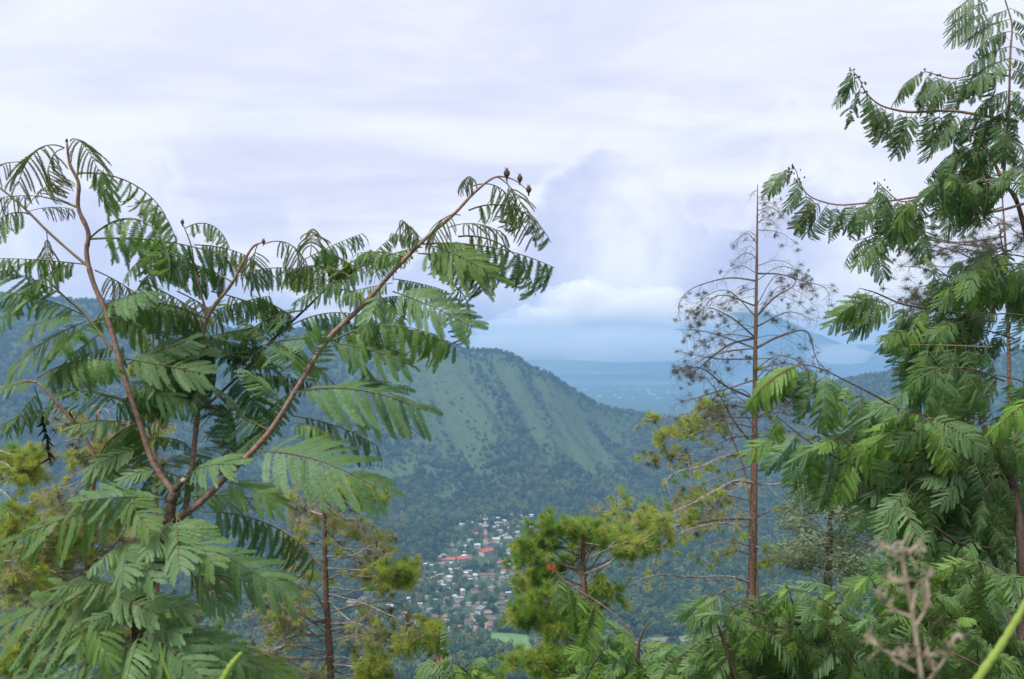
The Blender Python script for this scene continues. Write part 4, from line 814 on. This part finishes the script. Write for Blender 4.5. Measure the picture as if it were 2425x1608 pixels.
    f6.branch([(1050, 1700), (1042, 1620), (1040, 1560), (1043, 1535)], (6, 5, 4, 2)); puff(f6, 1036, 1580, -.05, .06)
    f6.leaf(px(1042, 1545, 5), px(1044, 1490, 5), .2, .15, 'leaf')
    f6.twigs(13, [(1090, 1585, 80, 40), (1010, 1610, 70, 25), (1150, 1600, 60, 25)], (1080, 1720), (60, 95), ['leaf_y', 'leaf_y', 'leaf'], 5, (-.2, .3), 40, (60, 110), (10, 170), (.4, 1))
right_tree()
for f in ALLF: join_stuff('leaves', f.extra, f.e)

# ------------------------------------------------------------------ pines
def make_tuft(seed, n=46, ln=1.0, cone=1.15, droop=.5, wd=.017):
    q = np.random.default_rng(seed); V = []; Fc = []
    for k in range(n):
        a = q.random()*6.283; t = cone*math.sqrt(q.random()); d = np.array((math.sin(t)*math.cos(a), math.sin(t)*math.sin(a), math.cos(t))); w = np.cross(d, q.normal(size=3)); w *= wd/np.linalg.norm(w)
        l = ln*(.7+.4*q.random()); p0 = np.array((0, 0, -.35*q.random())); p1 = p0+d*l*.55; p2 = p0+d*l+np.array((0, 0, -droop*l*.35*(.4+q.random())))
        i = len(V); V += [p0-w, p0+w, p1+w, p1-w, p2]; Fc += [(i, i+1, i+2, i+3), (i+3, i+2, i+4)]
    return V, Fc
TUFT = {}
for mk in ('needle_g', 'needle_y', 'needle_b', 'needle_d'):
    TUFT[mk] = []
    for v in range(4):
        V, Fc = make_tuft(v, *( (70, 1, 1.2, .4) if mk in ('needle_g', 'needle_y') else (40, 1, 1.5, 1.3))); b = MB(); b.add(V, Fc); TUFT[mk].append(b.mesh('needle_tuft', M[mk]))
ALLP = []
class Pine:
    def __init__(s, label, d, trunk, w, seed, mbark='bark', group=None):
        s.d = d; s.r = random.Random(seed); s.q = np.random.default_rng(seed); gx = px(trunk[0][0], 800, d)[0]; s.base = np.array((gx, d, hz(gx, d)-.2)); s.pr = d/F; s.n = 0; s.extra = []; ALLP.append(s)
        s.e = empty('pine_tree', s.base, label, 'pine tree', group)
        s.C = stem(s.e, s.base, [s.base]+[px(p[0], p[1], d) for p in trunk], [w[0]*s.pr*.62]+[v*s.pr/2 for v in w], M[mbark], 'trunk', 9, 8)
    def at_y(s, y):
        z = -(y-H/2)/F*s.d; i = int(np.argmin(np.abs(s.C[:, 2]-z))); return s.C[i]
    def tuft(s, parent, off, P, dirv, size, mk):
        me = s.r.choice(TUFT[mk]); dv = Vector(dirv).normalized(); s.n += 1
        if s.n > 300:
            mw = np.eye(4); mw[:3, :3] = np.array(dv.to_track_quat('Z', 'Y').to_matrix())*size; mw[:3, 3] = P-s.base; s.extra.append((me, mw)); return
        o = link('needle_tuft', me, parent, P-off); o.rotation_mode = 'QUATERNION'; o.rotation_quaternion = dv.to_track_quat('Z', 'Y')
        o.scale = (size,)*3
    def curl(s, P0, d0, ln, n=7, grav=-.25, jit=.35):
        P = [P0]; d = np.array(d0, float); d /= np.linalg.norm(d); ax = s.q.normal(size=3)*jit
        for k in range(n):
            d = d+np.array((0, 0, grav/n*2))+np.cross(ax, d)/n*1.6+s.q.normal(size=3)*.10; d /= np.linalg.norm(d); P.append(P[-1]+d*ln/n)
        return np.array(P)
    def limb(s, P, r0, ntwig, twl, ptuft, size, mks, mtw='twig', sub=2, grav=-.3, t0=.2, up=.0, r1=.15):
        """one branch: wood and twigs in one mesh, needle tufts as pieces of it"""
        b = MB(); C = catmull(P, 6); nC = len(C); b.tube(C, np.linspace(r0, r0*r1, nC), 5); ends = []
        for k in range(ntwig):
            t = t0+(1-t0)*(k+s.r.random())/ntwig; i = min(nC-2, int(t*(nC-1))); tan = C[i+1]-C[i]; tan /= np.linalg.norm(tan)
            sd = np.cross(tan, UP)*s.r.choice((-1, 1)); sd = sd/(np.linalg.norm(sd)+1e-6); d = tan*.7+sd*s.r.uniform(.3, 1.1)+UP*(s.r.gauss(0, .35)+up); ln = twl*s.r.uniform(.5, 1.25)*(1-.35*t)
            T = s.curl(C[i], d, ln, 7, grav, .6); rt = max(r0*.20, .0019); b.tube(T, np.linspace(rt, rt*.5, len(T)), 3, 0, False); ends.append((T[-1], T[-1]-T[-2]))
            for j in range(sub):
                i2 = s.r.randrange(2, 6); d2 = (T[i2]-T[i2-1])/ln*7+s.q.normal(size=3)*.8; T2 = s.curl(T[i2], d2, ln*s.r.uniform(.4, .85), 6, grav*1.3, 1.3); b.tube(T2, np.linspace(rt*.7, rt*.4, len(T2)), 3, 0, False); ends.append((T2[-1], T2[-1]-T2[-2]))
        ends.append((C[-1], C[-1]-C[-2]))
        o = link('branch', b.mesh('branch', M[mtw], off=P[0]), s.e, np.asarray(P[0])-s.base)
        for (p, dv) in ends:
            if s.r.random() < ptuft:
                dv = dv/np.linalg.norm(dv)+UP*up; s.tuft(o, np.asarray(P[0]), p, dv, size*s.r.uniform(.7, 1.25), s.r.choice(mks))
    def to(s, y0, pts, r0, *a, **k):
        """a branch leaving the trunk at height y0 through picture points (x, y, depth offset)"""
        s.limb(np.array([s.at_y(y0)]+[px(p[0], p[1], s.d+(p[2] if len(p) > 2 else 0)) for p in pts]), r0, *a, **k)
def bare_pine():
    p = Pine('tall nearly bare pine with curling grey twigs standing right of centre', 18.0, [(1778, 1640), (1780, 1425), (1784, 1250), (1787, 1080), (1788, 900), (1791, 700), (1793, 560), (1794, 437)], (25, 21, 18, 14.5, 11, 7.5, 5, 1.8), 21)
    r = p.r; D = ['needle_d']; dk = 'twigdark'
    # upper crown: sparse, sprawling, drooping twigs
    prof = [(450, 10, 60), (500, 60, 75), (560, 50, 100), (620, 60, 120), (680, 110, 150), (740, 190, 165), (800, 210, 170), (860, 200, 170), (920, 205, 175), (980, 190, 160), (1040, 200, 150)]
    ys = np.linspace(455, 1040, 44)
    for y in ys:
        sd = r.choice((-1, 1)); Lw = np.interp(y, [q[0] for q in prof], [q[1 if sd < 0 else 2] for q in prof])*r.uniform(.35, 1.0); dz = r.uniform(-1, 1)*Lw*p.pr*.8
        k = r.uniform(-.45, .25); x0 = p.at_y(y)[0]/p.pr+W/2
        p.to(y, [(x0+sd*Lw*.45, y+Lw*(k-.12), dz*.5), (x0+sd*Lw*.8, y+Lw*(k+.02), dz*.9), (x0+sd*Lw, y+Lw*(k+.2), dz)], .013*np.interp(y, [440, 1000], [.5, 1])*r.uniform(.6, 1.3), int(7+Lw/13), .6*np.interp(y, [440, 700], [.5, 1]), .05, .13, D, dk, 3, -.5, t0=.1)
    # the limbs one can follow
    p.to(660, [(1730, 658), (1680, 668), (1630, 690), (1608, 720), (1610, 760)], .02, 12, .55, .12, .13, D, dk, 2, -.9)
    p.to(745, [(1840, 700, -.3), (1880, 675, -.4), (1890, 640, -.5)], .028, 8, .5, .3, .15, D, dk, 2, -.6)
    p.to(790, [(1720, 745, -.3), (1670, 730, -.5), (1650, 745, -.6)], .02, 18, .5, .4, .13, D, dk, 2, -.5)
    p.to(655, [(1850, 650, .3), (1900, 665, .5), (1960, 690, .6), (1965, 720, .6)], .02, 14, .5, .3, .15, D, dk, 2, -.9)
    p.to(800, [(1730, 815, .2), (1680, 850, .3), (1640, 880, .4), (1590, 860, .5)], .03, 14, .5, .25, .13, D, dk, 2, -.6)
    p.to(940, [(1720, 915, -.2), (1650, 870, -.4), (1600, 880, -.4)], .032, 14, .55, .3, .14, D, dk, 2, -.4)
    p.to(815, [(1850, 795, .2), (1910, 785, .3), (1930, 840, .3), (1945, 880, .3)], .03, 12, .5, .15, .12, D, dk, 2, -.8)
    p.to(1060, [(1740, 1000, -.2), (1700, 930, -.3), (1660, 880, -.4)], .03, 10, .5, .2, .13, D, dk, 2, -.5)
    for (y, x1, y1, x2, y2) in ((850, 1700, 850, 1600, 830), (900, 1690, 930, 1590, 960), (960, 1700, 960, 1610, 985), (1000, 1720, 985, 1620, 930), (880, 1860, 860, 1940, 900), (930, 1860, 930, 1920, 980), (720, 1700, 700, 1640, 760), (780, 1860, 740, 1930, 760), (830, 1690, 790, 1600, 780), (980, 1850, 960, 1930, 930)):
        p.to(y, [(x1, y1, r.uniform(-.5, .5)), (x2, y2, r.uniform(-.9, .9))], .02, 18, .65, .07, .13, D, dk, 3, -.4)
    # lower limbs, pale bark, some needles left
    YG = ['needle_y', 'needle_y', 'needle_g', 'needle_b']
    p.to(1075, [(1720, 1080, -.3), (1660, 1105, -.5), (1590, 1125, -.7), (1560, 1165, -.8)], .036, 14, .5, .25, .16, YG, 'twig', 2, -.5)
    p.to(1140, [(1740, 1140, -.3), (1690, 1165, -.5), (1600, 1210, -.9), (1500, 1230, -1.2)], .04, 20, .55, .55, .18, YG, 'twig', 2, -.3)
    p.to(1100, [(1755, 1110, .2), (1700, 1130, .3), (1650, 1150, .5)], .03, 8, .45, .2, .16, YG, 'twig', 2, -.5)
    p.to(1235, [(1740, 1228, -.2), (1660, 1235, -.5), (1580, 1245, -.8), (1500, 1210, -1.2), (1420, 1195, -1.5)], .042, 26, .55, .75, .20, YG, 'twig', 2, -.15, up=.3)
    p.to(1240, [(1730, 1240, .2), (1630, 1255, .4), (1560, 1300, .6), (1540, 1360, .6)], .034, 16, .5, .35, .17, YG, 'twig', 2, -.4)
    p.to(1372, [(1740, 1368, -.2), (1640, 1367, -.5), (1540, 1365, -.8), (1490, 1385, -.9)], .036, 9, .45, .25, .16, YG, 'twig', 2, -.6)
    p.to(1305, [(1740, 1305, .2), (1700, 1320, .4), (1660, 1345, .5)], .024, 8, .4, .4, .16, ['needle_y', 'needle_b'], 'twigdark')
    p.to(1145, [(1820, 1148, .2), (1870, 1145, .2), (1920, 1170, .2)], .034, 6, .4, .2, .14, YG, 'twig')
    p.to(1225, [(1810, 1215, .2), (1850, 1205, .2), (1870, 1220, .2)], .03, 6, .4, .2, .14, YG, 'twig')
    p.to(1290, [(1810, 1300, -.2), (1820, 1330, -.3)], .02, 6, .4, .7, .18, YG, 'twig')
    p.to(1060, [(1850, 1070, .2), (1880, 1120, .3), (1910, 1160, .3)], .024, 8, .4, .2, .14, YG, dk)
    for y, sd in ((1085, -1), (1010, -1), (985, 1), (1030, 1), (1180, -1), (1330, 1), (1400, -1), (1290, -1)):
        x0 = p.at_y(y)[0]/p.pr+W/2; Lw = r.uniform(90, 200); p.to(y, [(x0+sd*Lw*.5, y-8, .3*sd), (x0+sd*Lw, y+25, .5*sd)], .022, 9, .45, .3, .15, YG, 'twig', 2, -.5)
    p.tuft(p.e, p.base, px(1795, 872, 17.9), (0, -.3, 1), .2, 'needle_y'); p.tuft(p.e, p.base, px(1800, 1340, 17.9), (0, -.3, 1), .25, 'needle_y')
    print('bare pine tufts', p.n)
bare_pine()
def clump(p, y0, cx, cy_, rx, ry, n, mks, size=.2, twl=.5, dz=0.0, mtw='twig', pt=.9, r0=.017, up=.35, sub=2, grav=-.1):
    """a bough of needles: several branches out of one height of the trunk filling an ellipse of the picture"""
    for k in range(n):
        a = p.r.uniform(0, 6.283); q = math.sqrt(p.r.random()); ex, ey = cx+rx*q*math.cos(a), cy_+ry*q*math.sin(a); A = p.at_y(y0); x0 = A[0]/p.pr+W/2; dd = dz+p.r.uniform(-.9, .9); y1 = y0+p.r.uniform(-65, 65)
        p.to(y1, [(x0+(ex-x0)*.5, y1+(ey-y1)*.5+p.r.uniform(-22, 16), dd*.5), (x0+(ex-x0)*.85, y1+(ey-y1)*.85+p.r.uniform(-10, 10), dd*.9), (ex, ey, dd)], r0, 8, twl, pt, size, mks, mtw, sub, grav, .45, up)
def green_pine():
    p = Pine('bushy bright green pine in the lower middle in front of the village', 14.0, [(1388, 1660), (1385, 1560), (1388, 1480), (1384, 1400), (1380, 1320), (1385, 1250)], (22, 20, 18, 15, 11, 5), 31)
    G = ['needle_g']*4+['needle_y']*2; S = .155
    for a in [(1330, 1322, 1262, 80, 26, 6), (1350, 1255, 1305, 42, 26, 4), (1300, 1425, 1246, 80, 24, 6), (1370, 1300, 1345, 55, 22, 4), (1440, 1250, 1400, 55, 22, 5), (1470, 1225, 1455, 38, 22, 4), (1490, 1300, 1468, 70, 24, 5),
              (1530, 1345, 1490, 55, 20, 3), (1580, 1265, 1562, 80, 22, 6), (1600, 1335, 1592, 50, 15, 3), (1460, 1415, 1400, 45, 20, 3)]: clump(p, *a, G, S, .36, mtw='twigdark')
    for a in [(1330, 1490, 1292, 60, 24, 5), (1350, 1540, 1265, 55, 28, 4)]: clump(p, *a, ['needle_y', 'needle_y', 'needle_g', 'needle_b'], S, .38)
    for pts in ([(1368, 1545), (1358, 1520), (1364, 1505)], [(1355, 1575), (1320, 1560), (1290, 1565), (1250, 1590)]): p.to(1575, pts, .03, 5, .4, .3, S, G)
    print('green pine tufts', p.n)
green_pine()
def left_pine():
    p = Pine('thin half withered pine with a straight brown trunk left of the village', 16.0, [(785, 1660), (782, 1560), (775, 1450), (770, 1330), (768, 1230), (762, 1150), (755, 1090)], (19, 17, 14, 12, 10, 7, 3), 41)
    Yl = ['needle_y']*4+['needle_g']; Br = ['needle_b', 'needle_b', 'needle_y', 'needle_d', 'needle_b']
    for a in [(1370, 965, 1350, 30, 40, 5), (1520, 1015, 1520, 45, 45, 5), (1620, 860, 1590, 50, 25, 5), (1140, 880, 1170, 35, 35, 4)]: clump(p, *a, Yl, .18, .42, up=.2)
    for a in [(1300, 880, 1340, 90, 60, 7), (1250, 840, 1240, 90, 60, 7), (1180, 800, 1180, 80, 50, 6), (1400, 690, 1420, 70, 60, 5), (1180, 690, 1200, 60, 60, 5), (1450, 920, 1470, 80, 50, 5), (1480, 610, 1450, 70, 40, 6), (1560, 600, 1550, 80, 40, 6), (1600, 700, 1590, 60, 30, 4), (1300, 700, 1320, 60, 60, 4)]:
        clump(p, *a, Br, .18, .55, pt=.5, up=-.4, grav=-.6)
    for y, pts in ((1450, [(850, 1432), (930, 1425), (970, 1450), (985, 1490)]), (1545, [(700, 1530), (620, 1545), (560, 1600)]), (1500, [(700, 1505), (650, 1560), (620, 1620)]), (1480, [(860, 1470), (900, 1455), (950, 1440)]), (1590, [(850, 1570), (930, 1600), (980, 1650)]), (1440, [(700, 1450), (640, 1480), (590, 1490)]), (1520, [(840, 1505), (900, 1508), (960, 1506)]), (1555, [(700, 1560), (640, 1550), (580, 1545)])):
        p.to(y, pts, .03, 9, .5, .15, .15, Br, 'twig', 2, -.5)
    p.tuft(p.e, p.base, px(520, 1480, 15.8), (0, -.3, 1), .28, 'needle_g')
    for (x, y) in ((705, 1420), (730, 1400), (690, 1390), (800, 1310), (735, 1370), (780, 1285)): p.tuft(p.e, p.base, px(x, y, 15.6), (p.r.gauss(0, .5), -.3, 1), .22, 'needle_y')
    print('left pine', p.n)
    for lab, d, tr, w, seed, cl in [
        ('withered pine with brown drooping needles behind the left shrub', 17.0, [(200, 1660), (205, 1450), (215, 1250), (225, 1080), (230, 960)], (20, 18, 14, 9, 4), 51,
         [(1010, 200, 1030, 130, 50, 9, 'b'), (1080, 320, 1040, 110, 50, 7, 'b'), (1300, 120, 1290, 130, 70, 10, 'b'), (1290, 330, 1250, 120, 70, 7, 'b'), (1400, 90, 1380, 120, 60, 8, 'b'), (1420, 360, 1420, 120, 70, 7, 'b'), (1500, 120, 1500, 120, 50, 6, 'b'), (1540, 400, 1540, 120, 50, 6, 'b'), (1280, 180, 1270, 70, 30, 3, 'y'), (1350, 60, 1330, 110, 60, 7, 'y'), (1450, 300, 1480, 120, 60, 7, 'b'), (1560, 480, 1560, 90, 50, 6, 'y'), (1150, 110, 1180, 100, 50, 6, 'b')]),
        ('yellow green pine at the far left edge below the ridge', 15.0, [(-30, 1660), (-32, 1400), (-28, 1200), (-20, 1060)], (18, 15, 11, 4), 52, [(1130, 40, 1110, 50, 50, 6, 'y'), (1190, 20, 1230, 50, 30, 4, 'y'), (1300, 30, 1330, 60, 40, 4, 'b'), (1550, 40, 1560, 70, 30, 4, 'y')]),
        ('slim pine with a yellow green crown rising behind the left stem', 40.0, [(372, 1500), (370, 1200), (366, 950), (362, 755)], (13, 11, 8, 2), 53, [(790, 365, 780, 30, 30, 4, 'y'), (840, 350, 850, 50, 35, 6, 'y'), (880, 385, 880, 55, 35, 6, 'b'), (950, 360, 950, 70, 40, 6, 'b')]),
        ('sparse yellowish pine top behind the bare pine near the saddle', 26.0, [(1800, 1640), (1786, 1300), (1765, 1120), (1715, 990)], (9, 8, 5, 2), 54, [(990, 1690, 975, 40, 18, 4, 'y'), (1020, 1640, 1020, 70, 35, 6, 'y'), (1020, 1540, 1020, 40, 25, 3, 'y'), (1060, 1600, 1060, 70, 30, 3, 'b'), (1180, 1640, 1180, 90, 50, 6, 'b')]),
        ('pine with grey needle tufts and bare twigs behind the right tree', 15.0, [(2395, 1640), (2392, 1200), (2388, 800), (2380, 560), (2370, 420)], (13, 11, 8, 5, 2), 55, [(560, 2330, 550, 90, 50, 9, 'd'), (610, 2250, 600, 100, 40, 7, 'd'), (640, 2180, 700, 60, 40, 5, 'd'), (620, 2150, 600, 50, 40, 4, 'd'), (700, 2200, 720, 60, 40, 4, 'd')])]:
        p = Pine(lab, d, tr, w, seed)
        for (y0, cx, cy_, rx, ry, n, kd) in cl:
            sc_ = d/15
            if kd == 'y': clump(p, y0, cx, cy_, rx, ry, n, Yl, .18*sc_**.5, .4*sc_**.6, up=.2, pt=.9 if d < 20 else .5)
            elif kd == 'b': clump(p, y0, cx, cy_, rx, ry, int(n*1.35), Br, .19*sc_**.5, .55*sc_**.6, pt=.6, up=-.35, grav=-.6)
            else: clump(p, y0, cx, cy_, rx, ry, n, ['needle_d'], .15, .5, pt=.28, up=0, grav=-.2, mtw='twigdark')
        print(lab[:20], p.n)
left_pine()
for p in ALLP: join_stuff('needles', p.extra, p.e)
# ------------------------------------------------------------------ olive tree behind the right shrubs
def bushy(label, cx, ytop, ybot, d, rx, seed, mk):
    q = np.random.default_rng(seed); gx = px(cx, 800, d)[0]; base = np.array((gx, d, hz(gx, d)-.2)); e = empty('leafy_tree', base, label, 'tree'); m_ = d/F
    stem(e, base, [base, px(cx-5, ybot+60, d), px(cx, (ytop+ybot)/2, d), px(cx+6, ytop+30, d)], [.13, .1, .06, .02], M['stemdark'], 'trunk', 7)
    V = []; Fc = []; n = 0; lobes = [(q.uniform(-1, 1), q.uniform(0, 1), q.uniform(-1, 1)) for _ in range(26)]
    for (lx, ly, lz) in lobes:
        c = px(cx+lx*rx*.75*(1-.3*(1-ly)), ytop+30+(ybot-ytop-60)*ly, d+lz*rx*m_*.6); R = rx*m_*q.uniform(.22, .38)
        for k in range(520):
            dv = q.normal(size=3); dv /= np.linalg.norm(dv); P = c+dv*R*np.array((1.2, 1, .62))*(.55+.5*q.random()); ax = q.normal(size=3); ax[2] *= .4; ax /= np.linalg.norm(ax); w = np.cross(ax, dv); w /= np.linalg.norm(w)+1e-9; l = .075*q.uniform(.6, 1.3)*d/18
            V += [P-w*l*.16, P+w*l*.16, P+ax*l+w*l*.12, P+ax*l-w*l*.12]; Fc.append((n, n+1, n+2, n+3)); n += 4
    b = MB(); b.add(V, Fc); link('crown', b.mesh('crown', M[mk], off=base), e)
M['leaf_o'] = leaf_mat('leaf_olive', (.13, .175, .10), (.20, .245, .14), (.24, .30, .1), .35)
bushy('soft grey green small leaved tree between the bare pine and the right tree', 1965, 1125, 1400, 17.5, 165, 3, 'leaf_o')
bushy('dark green bush half hidden behind the lower right shrub', 2230, 1230, 1480, 11, 220, 4, 'leaf')

# ------------------------------------------------------------------ out of focus stalks right in front of the camera
def near_stalks():
    d = .5; gx = px(2180, 800, d)[0]; base = np.array((gx, d, hz(gx, d)-.03)); e = empty('dry_flower_stalk', base, 'blurred pale pinkish dry branching stalk close to the camera', 'stalk'); q = np.random.default_rng(9)
    def S(pts, w, nm='branch'):
        P = [px(a, b_, d+q.uniform(-.01, .01)) for a, b_ in pts]; P = [base]+P if nm == 'stem' else P
        w = [w[0]]+list(w) if nm == 'stem' else w; C = stem(e, base, P, [v*d/F/2*.62 for v in w], M['dead'], nm, 6)
        b = MB()
        for k in range(16):
            c = C[q.integers(len(C)//3, len(C))]; dv = q.normal(size=3)*.0035
            b.tube([c, c+dv], [.0006, .0003], 4)
        link('bract', b.mesh('bract', M['dead'], off=P[0]), e, np.asarray(P[0])-base)
    S([(2184, 1640), (2182, 1600), (2170, 1513), (2159, 1441), (2145, 1370), (2138, 1320), (2134, 1283)], (18, 17, 16, 17, 15, 14, 12), 'stem')
    for pts in ([(2168, 1592), (2110, 1555), (2080, 1530), (2045, 1503)], [(2196, 1615), (2241, 1555), (2252, 1525), (2266, 1500)], [(2170, 1480), (2190, 1445), (2200, 1400), (2192, 1385)], [(2160, 1445), (2172, 1392), (2195, 1370), (2210, 1348)],
                [(2158, 1460), (2120, 1445), (2095, 1420), (2074, 1400)], [(2145, 1380), (2120, 1372), (2097, 1360)], [(2136, 1310), (2110, 1300), (2085, 1286)], [(2138, 1312), (2160, 1300), (2182, 1284)], [(2172, 1530), (2150, 1545), (2125, 1550)], [(2215, 1590), (2200, 1560), (2190, 1545)]): S(pts, (10, 9, 8, 7))
    for (pts, w, lab, dd) in (([(2300, 1640), (2316, 1608), (2369, 1530), (2416, 1452), (2470, 1340)], (22, 22, 20, 17, 10), 'blurred lime green grass stem in the lower right corner', .7), ([(515, 1650), (530, 1608), (552, 1570), (572, 1545)], (18, 18, 16, 7), 'blurred pale green grass tip at the bottom left', .9), ([(415, 1650), (402, 1608), (385, 1560), (378, 1520)], (8, 8, 6, 2), 'thin bright green grass blade in front of the left shrub', 1.0)):
        P = [px(a, b_, dd) for a, b_ in pts]; g = np.array((P[0][0], dd, hz(P[0][0], dd)-.02)); C = catmull([g]+P, 7); R = np.interp(np.linspace(0, 1, len(C)), np.linspace(0, 1, len(w)+1), [w[0]*.6]+list(w))*dd/F/2
        b = MB(); b.tube(C, R*(1+.16*np.sin(np.arange(len(C))*2.4)), 6); tag(link('grass_stem', b.mesh('grass_stem', M['lime'], off=g, smooth=True), None, g), lab, 'grass')
near_stalks()
print('objects', len(bpy.data.objects))
